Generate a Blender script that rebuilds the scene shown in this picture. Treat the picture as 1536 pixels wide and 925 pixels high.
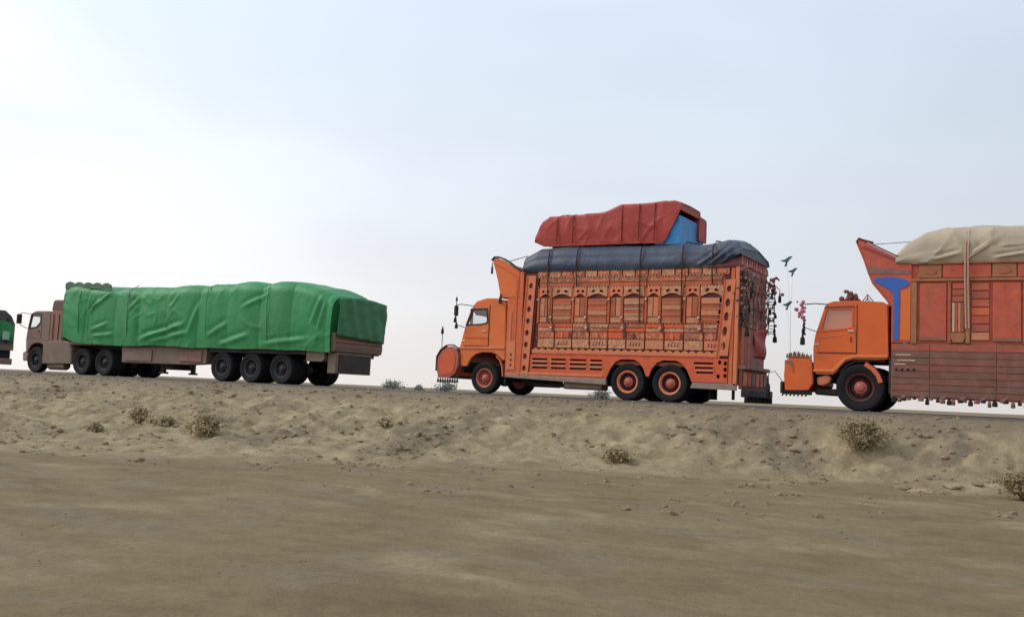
import bpy, bmesh, math, random
from mathutils import Vector, Matrix, noise
from mathutils.geometry import tessellate_polygon
R = math.radians
rng = random.Random(7)
for o in list(bpy.data.objects): bpy.data.objects.remove(o, do_unlink=True)
scene = bpy.context.scene
COL = scene.collection

# ------------------------------------------------------------------ camera
cd = bpy.data.cameras.new('camera'); cam = bpy.data.objects.new('camera', cd); COL.objects.link(cam)
cd.sensor_width = 36.0; cd.sensor_fit = 'HORIZONTAL'; cd.lens = 36.0*1500/1536
cd.clip_start = 0.1; cd.clip_end = 9000
a, pit, roll = R(29.5), R(4.74), R(2.58)
F = Vector((-math.sin(a)*math.cos(pit), math.cos(a)*math.cos(pit), math.sin(pit)))
R0 = Vector((math.cos(a), math.sin(a), 0)); U0 = R0.cross(F)
Xc = R0*math.cos(roll)+U0*math.sin(roll); Yc = -R0*math.sin(roll)+U0*math.cos(roll)
cam.matrix_world = Matrix(((Xc.x, Yc.x, -F.x, 0), (Xc.y, Yc.y, -F.y, 0), (Xc.z, Yc.z, -F.z, 0.1), (0, 0, 0, 1)))
scene.camera = cam

# ------------------------------------------------------------------ sky, sun, exposure
SUN = Vector((-0.72, -0.30, 0.63)).normalized()
el = math.asin(SUN.z); rot = math.atan2(SUN.x, SUN.y)
w = bpy.data.worlds.new('World'); scene.world = w; w.use_nodes = True
nt = w.node_tree; nt.nodes.clear()
def N(t, **k):
    n = nt.nodes.new(t)
    for q, v in k.items(): setattr(n, q, v)
    return n
def L(x, y): nt.links.new(x, y)
out = N('ShaderNodeOutputWorld'); bg = N('ShaderNodeBackground'); bg.inputs['Strength'].default_value = 0.1
sky = N('ShaderNodeTexSky'); sky.sky_type = 'NISHITA'; sky.sun_disc = False
sky.sun_elevation = el; sky.sun_rotation = rot; sky.air_density = 1.0; sky.dust_density = 3.0; sky.ozone_density = 1.0
tc = N('ShaderNodeTexCoord'); sep = N('ShaderNodeSeparateXYZ'); L(tc.outputs['Generated'], sep.inputs[0])
def M(op, x, y=None, clamp=False):
    n = N('ShaderNodeMath', operation=op, use_clamp=clamp)
    for i, v in enumerate((x, y)):
        if v is None: continue
        if isinstance(v, (int, float)): n.inputs[i].default_value = v
        else: L(v, n.inputs[i])
    return n.outputs[0]
dot = N('ShaderNodeVectorMath', operation='DOT_PRODUCT'); L(tc.outputs['Generated'], dot.inputs[0]); dot.inputs[1].default_value = SUN
d01 = M('MULTIPLY', M('ADD', dot.outputs['Value'], 1.0), 0.5)          # 0 away from the sun, 1 at the sun
glow = M('POWER', d01, 2.2)
zup = M('MAXIMUM', sep.outputs['Z'], 0.0)
hz = M('POWER', M('SUBTRACT', 1.0, zup), 4.6)                           # dust thickening towards the horizon
mp = N('ShaderNodeMapping'); L(tc.outputs['Generated'], mp.inputs[0]); mp.inputs['Scale'].default_value = (1.0, 1.0, 3.2)
cl = N('ShaderNodeTexNoise'); cl.inputs['Scale'].default_value = 1.9; cl.inputs['Detail'].default_value = 3.0; cl.inputs['Roughness'].default_value = 0.45
mp.inputs['Location'].default_value = (0.55, 0.2, 0.1)
L(mp.outputs[0], cl.inputs['Vector'])
clr = N('ShaderNodeMapRange', interpolation_type='SMOOTHSTEP'); L(cl.outputs['Fac'], clr.inputs['Value'])
clr.inputs['From Min'].default_value = 0.42; clr.inputs['From Max'].default_value = 0.72
lum = M('ADD', M('MULTIPLY', glow, 6.4), 7.3)
lum = M('ADD', lum, M('MULTIPLY', clr.outputs['Result'], M('MULTIPLY', glow, 3.0)))
hc = N('ShaderNodeMix', data_type='RGBA')                               # tint of the veil: blue-grey overhead, warm white low
L(M('MULTIPLY', M('ADD', M('MULTIPLY', hz, 0.95), M('MULTIPLY', glow, 0.30)), 1.0, True), hc.inputs['Factor'])
hc.inputs['A'].default_value = (0.765, 0.92, 1.10, 1); hc.inputs['B'].default_value = (1.04, 0.985, 0.95, 1)
veil = N('ShaderNodeVectorMath', operation='SCALE'); L(hc.outputs['Result'], veil.inputs[0]); L(lum, veil.inputs['Scale'])
mx = N('ShaderNodeMix', data_type='RGBA'); mx.inputs['Factor'].default_value = 0.86
L(sky.outputs[0], mx.inputs['A']); L(veil.outputs[0], mx.inputs['B'])
L(mx.outputs['Result'], bg.inputs['Color']); L(bg.outputs[0], out.inputs[0])
sd = bpy.data.lights.new('sun', 'SUN'); so = bpy.data.objects.new('sun', sd); COL.objects.link(so)
sd.energy = 1.3; sd.angle = R(12); sd.color = (1.0, 0.95, 0.87)
so.rotation_euler = (-SUN).to_track_quat('-Z', 'Y').to_euler(); so.location = (-30, -10, 40)
vs = scene.view_settings; vs.view_transform = 'Standard'; vs.look = 'None'; vs.exposure = 0.0; vs.gamma = 1.0
scene.render.engine = 'CYCLES'

# ------------------------------------------------------------------ materials
def lin(c): return tuple(((v/255)/12.92 if v/255 <= .04045 else ((v/255+.055)/1.055)**2.4) for v in c)
MATS = {}
def mat(name, rgb, rough=0.6, var=0.25, dust=0.0, scale=3.0, k=1.0, metal=0.0, bump=0.0, bscale=30, spec=0.4, streak=False):
    """painted / woven / earthy surface: colour noise, wear, dust film, fine bump. rgb in sRGB 0-255, times k"""
    if name in MATS: return MATS[name]
    m = bpy.data.materials.new(name); m.use_nodes = True; t = m.node_tree; b = t.nodes['Principled BSDF']
    c = [min(.9, v*k) for v in lin(rgb)]
    tcn = t.nodes.new('ShaderNodeTexCoord')
    mpn = t.nodes.new('ShaderNodeMapping'); t.links.new(tcn.outputs['Object'], mpn.inputs[0])
    if streak: mpn.inputs['Scale'].default_value = (1, 1, .25)
    n1 = t.nodes.new('ShaderNodeTexNoise'); n1.inputs['Scale'].default_value = scale; n1.inputs['Detail'].default_value = 6; n1.inputs['Roughness'].default_value = .65
    t.links.new(mpn.outputs[0], n1.inputs['Vector'])
    r1 = t.nodes.new('ShaderNodeValToRGB'); t.links.new(n1.outputs['Fac'], r1.inputs[0])
    r1.color_ramp.elements[0].position = .28; r1.color_ramp.elements[1].position = .72
    lo = [v*(1-var) for v in c]; hi = [min(.95, v*(1+var*.7)) for v in c]
    r1.color_ramp.elements[0].color = (*lo, 1); r1.color_ramp.elements[1].color = (*hi, 1)
    col = r1.outputs[0]
    if dust > 0:
        n2 = t.nodes.new('ShaderNodeTexNoise'); n2.inputs['Scale'].default_value = scale*.55; n2.inputs['Detail'].default_value = 8; n2.inputs['Roughness'].default_value = .7
        t.links.new(tcn.outputs['Object'], n2.inputs['Vector'])
        r2 = t.nodes.new('ShaderNodeMapRange'); r2.inputs['From Min'].default_value = .35; r2.inputs['From Max'].default_value = .75
        r2.inputs['To Max'].default_value = dust; r2.inputs['To Min'].default_value = dust*.25
        t.links.new(n2.outputs['Fac'], r2.inputs['Value'])
        mm = t.nodes.new('ShaderNodeMix'); mm.data_type = 'RGBA'; t.links.new(r2.outputs['Result'], mm.inputs['Factor'])
        t.links.new(col, mm.inputs['A']); mm.inputs['B'].default_value = (.34, .27, .19, 1); col = mm.outputs['Result']
    t.links.new(col, b.inputs['Base Color'])
    b.inputs['Roughness'].default_value = rough; b.inputs['Metallic'].default_value = metal; b.inputs['Specular IOR Level'].default_value = spec
    if bump > 0:
        n3 = t.nodes.new('ShaderNodeTexNoise'); n3.inputs['Scale'].default_value = bscale; n3.inputs['Detail'].default_value = 4
        t.links.new(tcn.outputs['Object'], n3.inputs['Vector'])
        bp = t.nodes.new('ShaderNodeBump'); bp.inputs['Strength'].default_value = bump; bp.inputs['Distance'].default_value = .03
        t.links.new(n3.outputs['Fac'], bp.inputs['Height']); t.links.new(bp.outputs[0], b.inputs['Normal'])
    MATS[name] = m; return m
def glassmat(name, tint=(.95, .97, .97)):
    m = bpy.data.materials.new(name); m.use_nodes = True; t = m.node_tree; t.nodes.clear()
    o = t.nodes.new('ShaderNodeOutputMaterial'); tr = t.nodes.new('ShaderNodeBsdfTransparent'); tr.inputs[0].default_value = (*tint, 1)
    g = t.nodes.new('ShaderNodeBsdfGlossy'); g.inputs['Roughness'].default_value = .06; fr = t.nodes.new('ShaderNodeValue'); fr.outputs[0].default_value = .07
    mm = t.nodes.new('ShaderNodeMixShader'); t.links.new(fr.outputs[0], mm.inputs[0]); t.links.new(tr.outputs[0], mm.inputs[1]); t.links.new(g.outputs[0], mm.inputs[2])
    t.links.new(mm.outputs[0], o.inputs[0]); return m
def motif(name, base, accents, scale=9.0, amount=.5):
    m = mat(name, base, .5, .25, .16, 5, 1.1)
    if m.get('done'): return m
    m['done'] = 1; t = m.node_tree; b = t.nodes['Principled BSDF']; src = b.inputs['Base Color'].links[0].from_socket
    tcn = t.nodes.new('ShaderNodeTexCoord'); mpn = t.nodes.new('ShaderNodeMapping'); t.links.new(tcn.outputs['Object'], mpn.inputs[0]); mpn.inputs['Scale'].default_value = (1, .02, 1)
    vo = t.nodes.new('ShaderNodeTexVoronoi'); vo.inputs['Scale'].default_value = scale; vo.inputs['Randomness'].default_value = .55; t.links.new(mpn.outputs[0], vo.inputs['Vector'])
    sp = t.nodes.new('ShaderNodeSeparateColor'); t.links.new(vo.outputs['Color'], sp.inputs[0])
    rp = t.nodes.new('ShaderNodeValToRGB'); rp.color_ramp.interpolation = 'CONSTANT'; t.links.new(sp.outputs[0], rp.inputs[0])
    rp.color_ramp.elements[0].color = (*lin(accents[0]), 1); rp.color_ramp.elements[1].position = 1/len(accents); rp.color_ramp.elements[1].color = (*lin(accents[1]), 1)
    for i in range(2, len(accents)):
        e = rp.color_ramp.elements.new(i/len(accents)); e.color = (*lin(accents[i]), 1)
    sn = t.nodes.new('ShaderNodeMath'); sn.operation = 'SINE'; ml = t.nodes.new('ShaderNodeMath'); ml.operation = 'MULTIPLY'; ml.inputs[1].default_value = 26.0
    t.links.new(vo.outputs['Distance'], ml.inputs[0]); t.links.new(ml.outputs[0], sn.inputs[0])
    mr = t.nodes.new('ShaderNodeMapRange'); mr.inputs['From Min'].default_value = .0; mr.inputs['From Max'].default_value = .35; mr.inputs['To Max'].default_value = amount; t.links.new(sn.outputs[0], mr.inputs['Value'])
    mm = t.nodes.new('ShaderNodeMix'); mm.data_type = 'RGBA'; t.links.new(mr.outputs['Result'], mm.inputs['Factor']); t.links.new(src, mm.inputs['A']); t.links.new(rp.outputs[0], mm.inputs['B'])
    t.links.new(mm.outputs['Result'], b.inputs['Base Color']); return m
ACC = [(214, 160, 120), (120, 48, 30), (196, 96, 50), (224, 186, 150), (110, 92, 70), (206, 110, 64)]
MOT_A = motif('painted_motif_orange', (190, 88, 50), ACC, 17, .6)
MOT_B = motif('painted_motif_beige', (196, 132, 94), ACC[::-1], 20, .6)
MOT_C = motif('painted_motif_brown', (160, 84, 54), ACC[2:]+ACC[:2], 15, .55)
MOT_R = motif('painted_motif_red', (186, 72, 46), [(206, 130, 92), (130, 40, 30), (190, 84, 50), (150, 90, 70)], 7, .5)
MOT_G = motif('painted_motif_rear', (132, 92, 86), [(170, 140, 126), (84, 60, 64), (150, 96, 80), (110, 90, 96)], 9, .7)
ORANGE = mat('cab_orange_paint', (214, 102, 36), .42, .10, .14, 1.6, 1.12)
ORANGE3 = mat('deep_orange_paint', (210, 90, 26), .38, .10, .10, 1.6, 1.12)
ORSIDE = mat('side_orange_paint', (206, 92, 44), .5, .16, .2, 2.5, 1.1)
SALMON = mat('salmon_paint', (206, 84, 42), .5, .22, .12, 5, 1.1)
PINKP = mat('faded_pink_paint', (210, 116, 74), .5, .18, .15, 4, 1.1)
DRED = mat('dark_red_paint', (112, 34, 22), .55, .25, .12, 4, 1.0)
BROWNB = mat('brown_board_paint', (166, 78, 38), .55, .28, .25, 5, 1.1)
BEIGEB = mat('beige_board_paint', (194, 124, 84), .55, .25, .15, 6, 1.1)
RUST = mat('rust_board_paint', (190, 80, 38), .55, .28, .2, 5, 1.1)
MAUVE = mat('mauve_panel_paint', (138, 92, 86), .6, .35, .25, 5, 1.0)
GREYTIN = mat('dull_tin', (150, 128, 116), .45, .25, .2, 4, 1.0, .3)
STEEL = mat('dark_steel', (36, 34, 38), .65, .3, .12, 5)
BLACK = mat('black_rubber', (14, 15, 20), .85, .3, .02, 6)
TASSEL = mat('black_tassel', (24, 22, 26), .8, .3, .05, 8)
WHEELP = mat('wheel_pink_paint', (184, 88, 70), .5, .2, .25, 5)
WHEELR = mat('wheel_red_paint', (64, 15, 17), .55, .25, .06, 5)
WHEELD = mat('wheel_dark_paint', (34, 32, 38), .7, .3, .1, 5)
INTER = mat('cab_interior', (50, 42, 38), .8, .3, .1, 5)
GLASS = glassmat('cab_glass')
BLUEP = mat('blue_paint', (38, 92, 178), .5, .15, .12, 3, 1.05)
TREDP = mat('truck_red_paint', (188, 70, 42), .55, .32, .3, 4.5, 1.1)
TREDD = mat('truck_brick_paint', (172, 72, 48), .55, .34, .3, 4.5, 1.0)
OLIVE = mat('olive_post_paint', (158, 96, 58), .6, .25, .2, 4, 1.1)
SKIRT = mat('dusty_skirt_paint', (134, 66, 50), .65, .45, .32, 3.5, 1.0)
SKIRTD = mat('grey_skirt_paint', (116, 66, 54), .65, .45, .36, 3.2, 1.0)
CREAM = mat('cream_trim', (206, 176, 150), .5, .2, .1, 6)
PINKT = mat('pink_tinsel', (196, 110, 134), .45, .5, .0, 14)
TEAL = mat('teal_plastic', (60, 92, 104), .5, .3, .0, 8)
BROWNC = mat('brown_cab_paint', (112, 84, 74), .5, .16, .3, 2, 1.05)
BROWNO = mat('rusty_brown_paint', (138, 84, 62), .55, .2, .25, 3, 1.05)
BROWND = mat('dull_brown_metal', (112, 90, 76), .6, .25, .35, 3, 1.0)
GTARP = mat('green_tarpaulin', (34, 130, 70), .55, .24, .07, 1.6, 1.05, bump=.3, bscale=12, streak=True)
GTARPD = mat('green_tarpaulin_shaded', (40, 112, 72), .55, .2, .1, 1.5, 1.1, bump=.25, bscale=9)  # darker copy of the green cloth: rear-face shade put into the colour
BTARP = mat('navy_tarpaulin', (44, 62, 86), .5, .28, .16, 1.6, 1.0, bump=.3, bscale=10)
RTARP = mat('red_tarpaulin', (158, 52, 44), .55, .2, .05, 1.6, 1.15, bump=.3, bscale=8)
LBLUE = mat('light_blue_tarpaulin', (52, 136, 196), .5, .2, .05, 3, 1.1, bump=.3, bscale=8)
TTARP = mat('tan_canvas', (176, 160, 136), .75, .18, .2, 1.5, 1.0, bump=.35, bscale=12)
ROPE = mat('dark_rope', (62, 36, 28), .85, .3, .1, 20)
PROPE = mat('pale_rope', (188, 150, 126), .8, .2, .1, 20)
ASPH = mat('asphalt', (86, 80, 78), .85, .2, .3, 1.2, .75, bump=.4, bscale=60)

# ------------------------------------------------------------------ geometry helpers
class MB:
    def __init__(s): s.v = []; s.f = []
    def add(s, vs, fs):
        n = len(s.v); s.v += [tuple(v) for v in vs]; s.f += [tuple(i+n for i in f) for f in fs]; return s
    def hexa(s, p): return s.add(p, [(0,3,2,1),(4,5,6,7),(0,1,5,4),(1,2,6,5),(2,3,7,6),(3,0,4,7)])
    def box(s, x0, x1, y0, y1, z0, z1):
        return s.hexa([(x0,y0,z0),(x1,y0,z0),(x1,y1,z0),(x0,y1,z0),(x0,y0,z1),(x1,y0,z1),(x1,y1,z1),(x0,y1,z1)])
    def plate(s, outer, holes=(), y0=0, y1=.05, axis='y'):
        """polygon in (x,z) (or (y,z) for axis x) with holes, given thickness"""
        loops = [list(outer)]+[list(h) for h in holes]; flat = [p for l in loops for p in l]; n = len(flat)
        tri = tessellate_polygon([[Vector((p[0], p[1], 0)) for p in l] for l in loops])
        def P(p, d): return (p[0], d, p[1]) if axis == 'y' else (d, p[0], p[1])
        vs = [P(p, y0) for p in flat]+[P(p, y1) for p in flat]
        fs = []
        for t in tri:
            fs.append(tuple(t)); fs.append(tuple(i+n for i in reversed(t)))
        b = 0
        for l in loops:
            m = len(l)
            for i in range(m): fs.append((b+i, b+(i+1) % m, n+b+(i+1) % m, n+b+i))
            b += m
        return s.add(vs, fs)
    def strip(s, prof, y0, y1, th):
        """open profile in (x,z) given thickness th (inwards) and extruded in y"""
        n = len(prof); off = []
        for i, p in enumerate(prof):
            q0 = prof[max(0, i-1)]; q1 = prof[min(n-1, i+1)]
            dx, dz = q1[0]-q0[0], q1[1]-q0[1]; l = math.hypot(dx, dz) or 1
            off.append((p[0]+dz/l*th, p[1]-dx/l*th))
        for i in range(n-1):
            A, B, C, D = prof[i], prof[i+1], off[i+1], off[i]
            s.hexa([(A[0],y0,A[1]),(B[0],y0,B[1]),(C[0],y0,C[1]),(D[0],y0,D[1]),(A[0],y1,A[1]),(B[0],y1,B[1]),(C[0],y1,C[1]),(D[0],y1,D[1])])
        return s
    def lathe(s, c, prof, n=28, axis='y', close=True):
        """prof = [(radius, offset along axis)]"""
        vs = []; m = len(prof)
        for j in range(n):
            t = 2*math.pi*j/n; ca, sa = math.cos(t), math.sin(t)
            for r, o in prof:
                if axis == 'y': vs.append((c[0]+r*ca, c[1]+o, c[2]+r*sa))
                elif axis == 'z': vs.append((c[0]+r*ca, c[1]+r*sa, c[2]+o))
                else: vs.append((c[0]+o, c[1]+r*ca, c[2]+r*sa))
        fs = []
        for j in range(n):
            k = (j+1) % n
            for i in range(m-1): fs.append((j*m+i, j*m+i+1, k*m+i+1, k*m+i))
        return s.add(vs, fs)
    def tube(s, pts, r, n=6):
        pts = [Vector(p) for p in pts]; vs = []; m = len(pts)
        for i, p in enumerate(pts):
            d = (pts[min(m-1, i+1)]-pts[max(0, i-1)]).normalized()
            u = d.cross(Vector((.13, .9, .41))).normalized(); v = d.cross(u)
            rr = r[i] if isinstance(r, (list, tuple)) else r
            for j in range(n):
                t = 2*math.pi*j/n; vs.append(p+u*math.cos(t)*rr+v*math.sin(t)*rr)
        fs = [(i*n+j, i*n+(j+1) % n, (i+1)*n+(j+1) % n, (i+1)*n+j) for i in range(m-1) for j in range(n)]
        fs += [tuple(range(n-1, -1, -1)), tuple((m-1)*n+j for j in range(n))]
        return s.add(vs, fs)
    def tassel(s, x, y, z, l=.22, r=.035):
        return s.lathe((x, y, z), [(.001, 0), (r*.35, -.01), (r*.5, -l*.25), (r*.45, -l*.3), (r, -l*.45), (r*1.15, -l*.9), (r*.9, -l), (.001, -l)], 7, 'z')
    def ball(s, x, y, z, r, n=8):
        return s.lathe((x, y, z), [(max(.001, r*math.sin(t*math.pi/5)), -r*math.cos(t*math.pi/5)) for t in range(6)], n, 'z')
    def build(s, name, m, parent=None, smooth=False, bevel=0, at=None, sharp=40):
        org = Vector((0, 0, 0))
        p = parent
        while p is not None: org += Vector(p.location); p = p.parent
        if parent is not None: org.y -= 25.0                       # truck meshes are written with y = depth behind the near side plane
        if at is not None: org = Vector((0, 0, 0))
        me = bpy.data.meshes.new(name)
        me.from_pydata([(v[0]-org.x, v[1]-org.y, v[2]-org.z) for v in s.v], [], s.f); me.validate(); me.update()
        bm = bmesh.new(); bm.from_mesh(me); bmesh.ops.recalc_face_normals(bm, faces=bm.faces); bm.to_mesh(me); bm.free()
        if m: me.materials.append(m)
        if smooth:
            for q in me.polygons: q.use_smooth = True
            me.set_sharp_from_angle(angle=R(sharp))
        o = bpy.data.objects.new(name, me); COL.objects.link(o); o.parent = parent
        if at is not None: o.location = at
        if bevel:
            b = o.modifiers.new('bevel', 'BEVEL'); b.width = bevel; b.segments = 2; b.limit_method = 'ANGLE'; b.angle_limit = R(35)
        return o
def tag(o, label=None, cat=None, group=None, kind=None):
    for k, v in (('label', label), ('category', cat), ('group', group), ('kind', kind)):
        if v: o[k] = v
    return o
def tassels(name, m, parent, items):
    for (x, y, z, l, r) in items: MB().tassel(x, y, z, l, r).build(name, m, parent, True)
def thing(name, x, y, z, label, cat, group=None):
    o = bpy.data.objects.new(name, None); COL.objects.link(o); o.location = (x, y, z); o.empty_display_size = .3
    return tag(o, label, cat, group)
def ell(cx, cz, rx, rz, n=10, tilt=0):
    r = []
    for i in range(n):
        t = 2*math.pi*i/n; x, z = rx*math.cos(t), rz*math.sin(t)
        r.append((cx+x*math.cos(tilt)-z*math.sin(tilt), cz+x*math.sin(tilt)+z*math.cos(tilt)))
    return r
def rect(x0, x1, z0, z1): return [(x0, z0), (x1, z0), (x1, z1), (x0, z1)]
def lerp(t, tab):
    if t <= tab[0][0]: return tab[0][1]
    for (x0, v0), (x1, v1) in zip(tab, tab[1:]):
        if t <= x1: return v0+(v1-v0)*(t-x0)/(x1-x0)
    return tab[-1][1]
def sstep(t): t = max(0, min(1, t)); return t*t*(3-2*t)
def fn(x, y, z=0): return noise.noise(Vector((x, y, z)))
def fbm(x, y, z=0, o=4): return noise.fractal(Vector((x, y, z)), 1.0, 2.0, o)

# ------------------------------------------------------------------ ground
FOOT = [(-60, 10.5), (-16.5, 11.3), (-12, 14.8), (-9.7, 17.2), (-5.8, 19.2), (-.8, 20.4), (10, 20.6), (60, 20)]
def soil(x, y):
    """height, sandy-bank share, gravel share"""
    fy = lerp(x, FOOT)+.5*fn(x*.35, 3.1)+.25*fn(x*1.1, 7.7)
    g = -1.35+.05*fn(x*.25, y*.25, 2)+.03*fn(x*.9, y*.9, 5)
    if y < fy+.001 and y < 23: t = 0
    else: t = min(1, max(0, (y-fy)/(22.9-fy)))
    if y <= 31.2:
        top = -.05
        s = .55*sstep(t)+.45*t**1.25
        h = g+(top-g)*s
        lump = math.sin(math.pi*min(1, t))
        if lump > 0:
            h += lump*(.13*fbm(x*.7, y*.9, 1)+.10*abs(fn(x*2.1, y*2.3, 9))+.10*fbm(x*2.9, y*3.2, 4)+.055*max(0, fbm(x*5.3, y*5.6, 8, 3)))
            rg = max(0, fn(x*.55+2, y*.35, 11))
            h += lump*rg*.10*fbm(x*6, y*6, 6, 3)
        if t > .8: h = min(h, -.035-.15*(1-t)) if t < 1 else min(h, top)
        h += (.014*fbm(x*5, y*5, 3, 2)+.022*fbm(x*.8, y*2.2, 13, 3))*(1 if t < .95 else .25)
    else:
        t2 = (y-31.2)/6
        h = -.05-1.1*sstep(t2)+(.15*fn(x*.06, y*.06, 4) if t2 > .5 else 0)
    sand = sstep((y-fy+1.5+1.6*fbm(x*.8, y*.9, 41, 3))/2.8)*(1-sstep((t-.78)/.2)) if y < 31 else 0
    if y < fy: sand = max(sand, .55*sstep(fbm(x*.5, y*.8, 51, 3)*1.6-.1))
    gr = sstep((t-.6)/.3)
    patch = max(0, fn(x*.55+2, y*.35, 11)+.55*fbm(x*2.2, y*2.2, 21, 3))*sstep(t*4)*.8
    gr = max(gr*(.75+.5*fn(x*1.3, y*2)), min(1, patch*2.6), .7*sstep(fbm(x*.7+5, y*1.1, 61, 3)*1.8-.15)*(1 if t < .05 else 0)) if y < 31 else .2
    return h, max(0, min(1, sand)), max(0, min(1, gr))
def axis_pts(segs):
    r = []
    for x0, x1, n in segs: r += [x0+(x1-x0)*i/n for i in range(n)]
    r.append(segs[-1][1]); return r
gx = axis_pts([(-4000, -600, 8), (-600, -120, 12), (-120, -45, 40), (-45, -24, 110), (-24, 3, 340), (3, 14, 40), (14, 80, 24), (80, 600, 12), (600, 4000, 8)])
gy = axis_pts([(-600, -60, 8), (-60, 0, 20), (0, 4, 16), (4, 10.5, 90), (10.5, 23.2, 230), (23.2, 31.2, 8), (31.2, 38, 12), (38, 120, 20), (120, 700, 14), (700, 5000, 10)])
vsx = []; sa = []; ga = []
for y in gy:
    for x in gx:
        h, s_, g_ = soil(x, y); vsx.append((x, y, h)); sa.append(s_); ga.append(g_)
nx = len(gx)
fs = [(j*nx+i, j*nx+i+1, (j+1)*nx+i+1, (j+1)*nx+i) for j in range(len(gy)-1) for i in range(nx-1)]
me = bpy.data.meshes.new('ground'); me.from_pydata(vsx, [], fs); me.update()
for nm, arr in (('sand', sa), ('gravel', ga)):
    at = me.attributes.new(nm, 'FLOAT', 'POINT'); at.data.foreach_set('value', arr)
for q in me.polygons: q.use_smooth = True
gm = bpy.data.materials.new('desert_soil'); gm.use_nodes = True; t = gm.node_tree; b = t.nodes['Principled BSDF']; b.inputs['Roughness'].default_value = .95; b.inputs['Specular IOR Level'].default_value = .15
geo = t.nodes.new('ShaderNodeNewGeometry')
def gnoise(scale, detail, sc=(1, 1, 1), rough=.6):
    mpn = t.nodes.new('ShaderNodeMapping'); t.links.new(geo.outputs['Position'], mpn.inputs[0]); mpn.inputs['Scale'].default_value = sc
    mpn.inputs['Rotation'].default_value = (0, 0, R(-20))
    n = t.nodes.new('ShaderNodeTexNoise'); n.inputs['Scale'].default_value = scale; n.inputs['Detail'].default_value = detail; n.inputs['Roughness'].default_value = rough
    t.links.new(mpn.outputs[0], n.inputs['Vector']); return n.outputs['Fac']
def gramp(fac, c0, c1, p0=.3, p1=.7):
    r = t.nodes.new('ShaderNodeValToRGB'); t.links.new(fac, r.inputs[0]); r.color_ramp.elements[0].position = p0; r.color_ramp.elements[1].position = p1
    r.color_ramp.elements[0].color = (*c0, 1); r.color_ramp.elements[1].color = (*c1, 1); return r.outputs[0]
def gmix(fac, A, B):
    m = t.nodes.new('ShaderNodeMix'); m.data_type = 'RGBA'; t.links.new(fac, m.inputs['Factor']); t.links.new(A, m.inputs['A']); t.links.new(B, m.inputs['B']); return m.outputs['Result']
def gatt(n):
    q = t.nodes.new('ShaderNodeAttribute'); q.attribute_name = n; return q.outputs['Fac']
flat = gramp(gnoise(.55, 6, (1, 1.7, 1)), (.158, .112, .058), (.278, .204, .112))
flat2 = gramp(gnoise(1.9, 9, (.8, 1.35, 1), .72), (.135, .096, .050), (.300, .220, .124), .30, .72)
mf = t.nodes.new('ShaderNodeMix'); mf.data_type = 'RGBA'; mf.inputs['Factor'].default_value = .5; t.links.new(flat, mf.inputs['A']); t.links.new(flat2, mf.inputs['B'])
sandc = gramp(gnoise(1.7, 10, (1, 1, 1), .75), (.180, .134, .074), (.450, .358, .214))
gravc = gramp(gnoise(5.0, 10, (1, 1, 1), .8), (.155, .118, .078), (.285, .224, .150))
c1 = gmix(gatt('sand'), mf.outputs['Result'], sandc); c2 = gmix(gatt('gravel'), c1, gravc)
t.links.new(c2, b.inputs['Base Color'])
bp = t.nodes.new('ShaderNodeBump'); bp.inputs['Strength'].default_value = .75; bp.inputs['Distance'].default_value = .07
ad = t.nodes.new('ShaderNodeMath'); ad.operation = 'ADD'; t.links.new(gnoise(9, 8, (1, 1, 1), .7), ad.inputs[0]); t.links.new(gnoise(2.2, 4), ad.inputs[1])
t.links.new(ad.outputs[0], bp.inputs['Height']); t.links.new(bp.outputs[0], b.inputs['Normal'])
me.materials.append(gm)
go = bpy.data.objects.new('ground', me); COL.objects.link(go); tag(go, 'bare sandy desert ground rising to the road bank', None, None, 'structure')
# the road: a low slab with a ragged near edge
m = MB(); n = 260; nearp = []
for i in range(n+1):
    x = -160+200*i/n; nearp.append((x, 23.35+.10*fn(x*.8, 1)+.05*fn(x*3, 2)))
prof = []
for x, y in nearp: prof.append([(x, y-.12, -.10), (x, y, -.004), (x, 26.9, .012), (x, 30.6, -.004), (x, 30.75, -.10)])
vs_ = [p for r in prof for p in r]
m.add(vs_, [(i*5+j, (i+1)*5+j, (i+1)*5+j+1, i*5+j+1) for i in range(n) for j in range(4)])
m.add([(-900, 23.3, -.004), (-160, 23.3, -.004), (-160, 30.6, -.004), (-900, 30.6, -.004)], [(0, 1, 2, 3)])
m.add([(40, 23.3, -.004), (900, 23.3, -.004), (900, 30.6, -.004), (40, 30.6, -.004)], [(0, 1, 2, 3)])
ro = m.build('road', ASPH); tag(ro, 'dusty grey asphalt road on top of the bank', None, None, 'structure')

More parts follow.
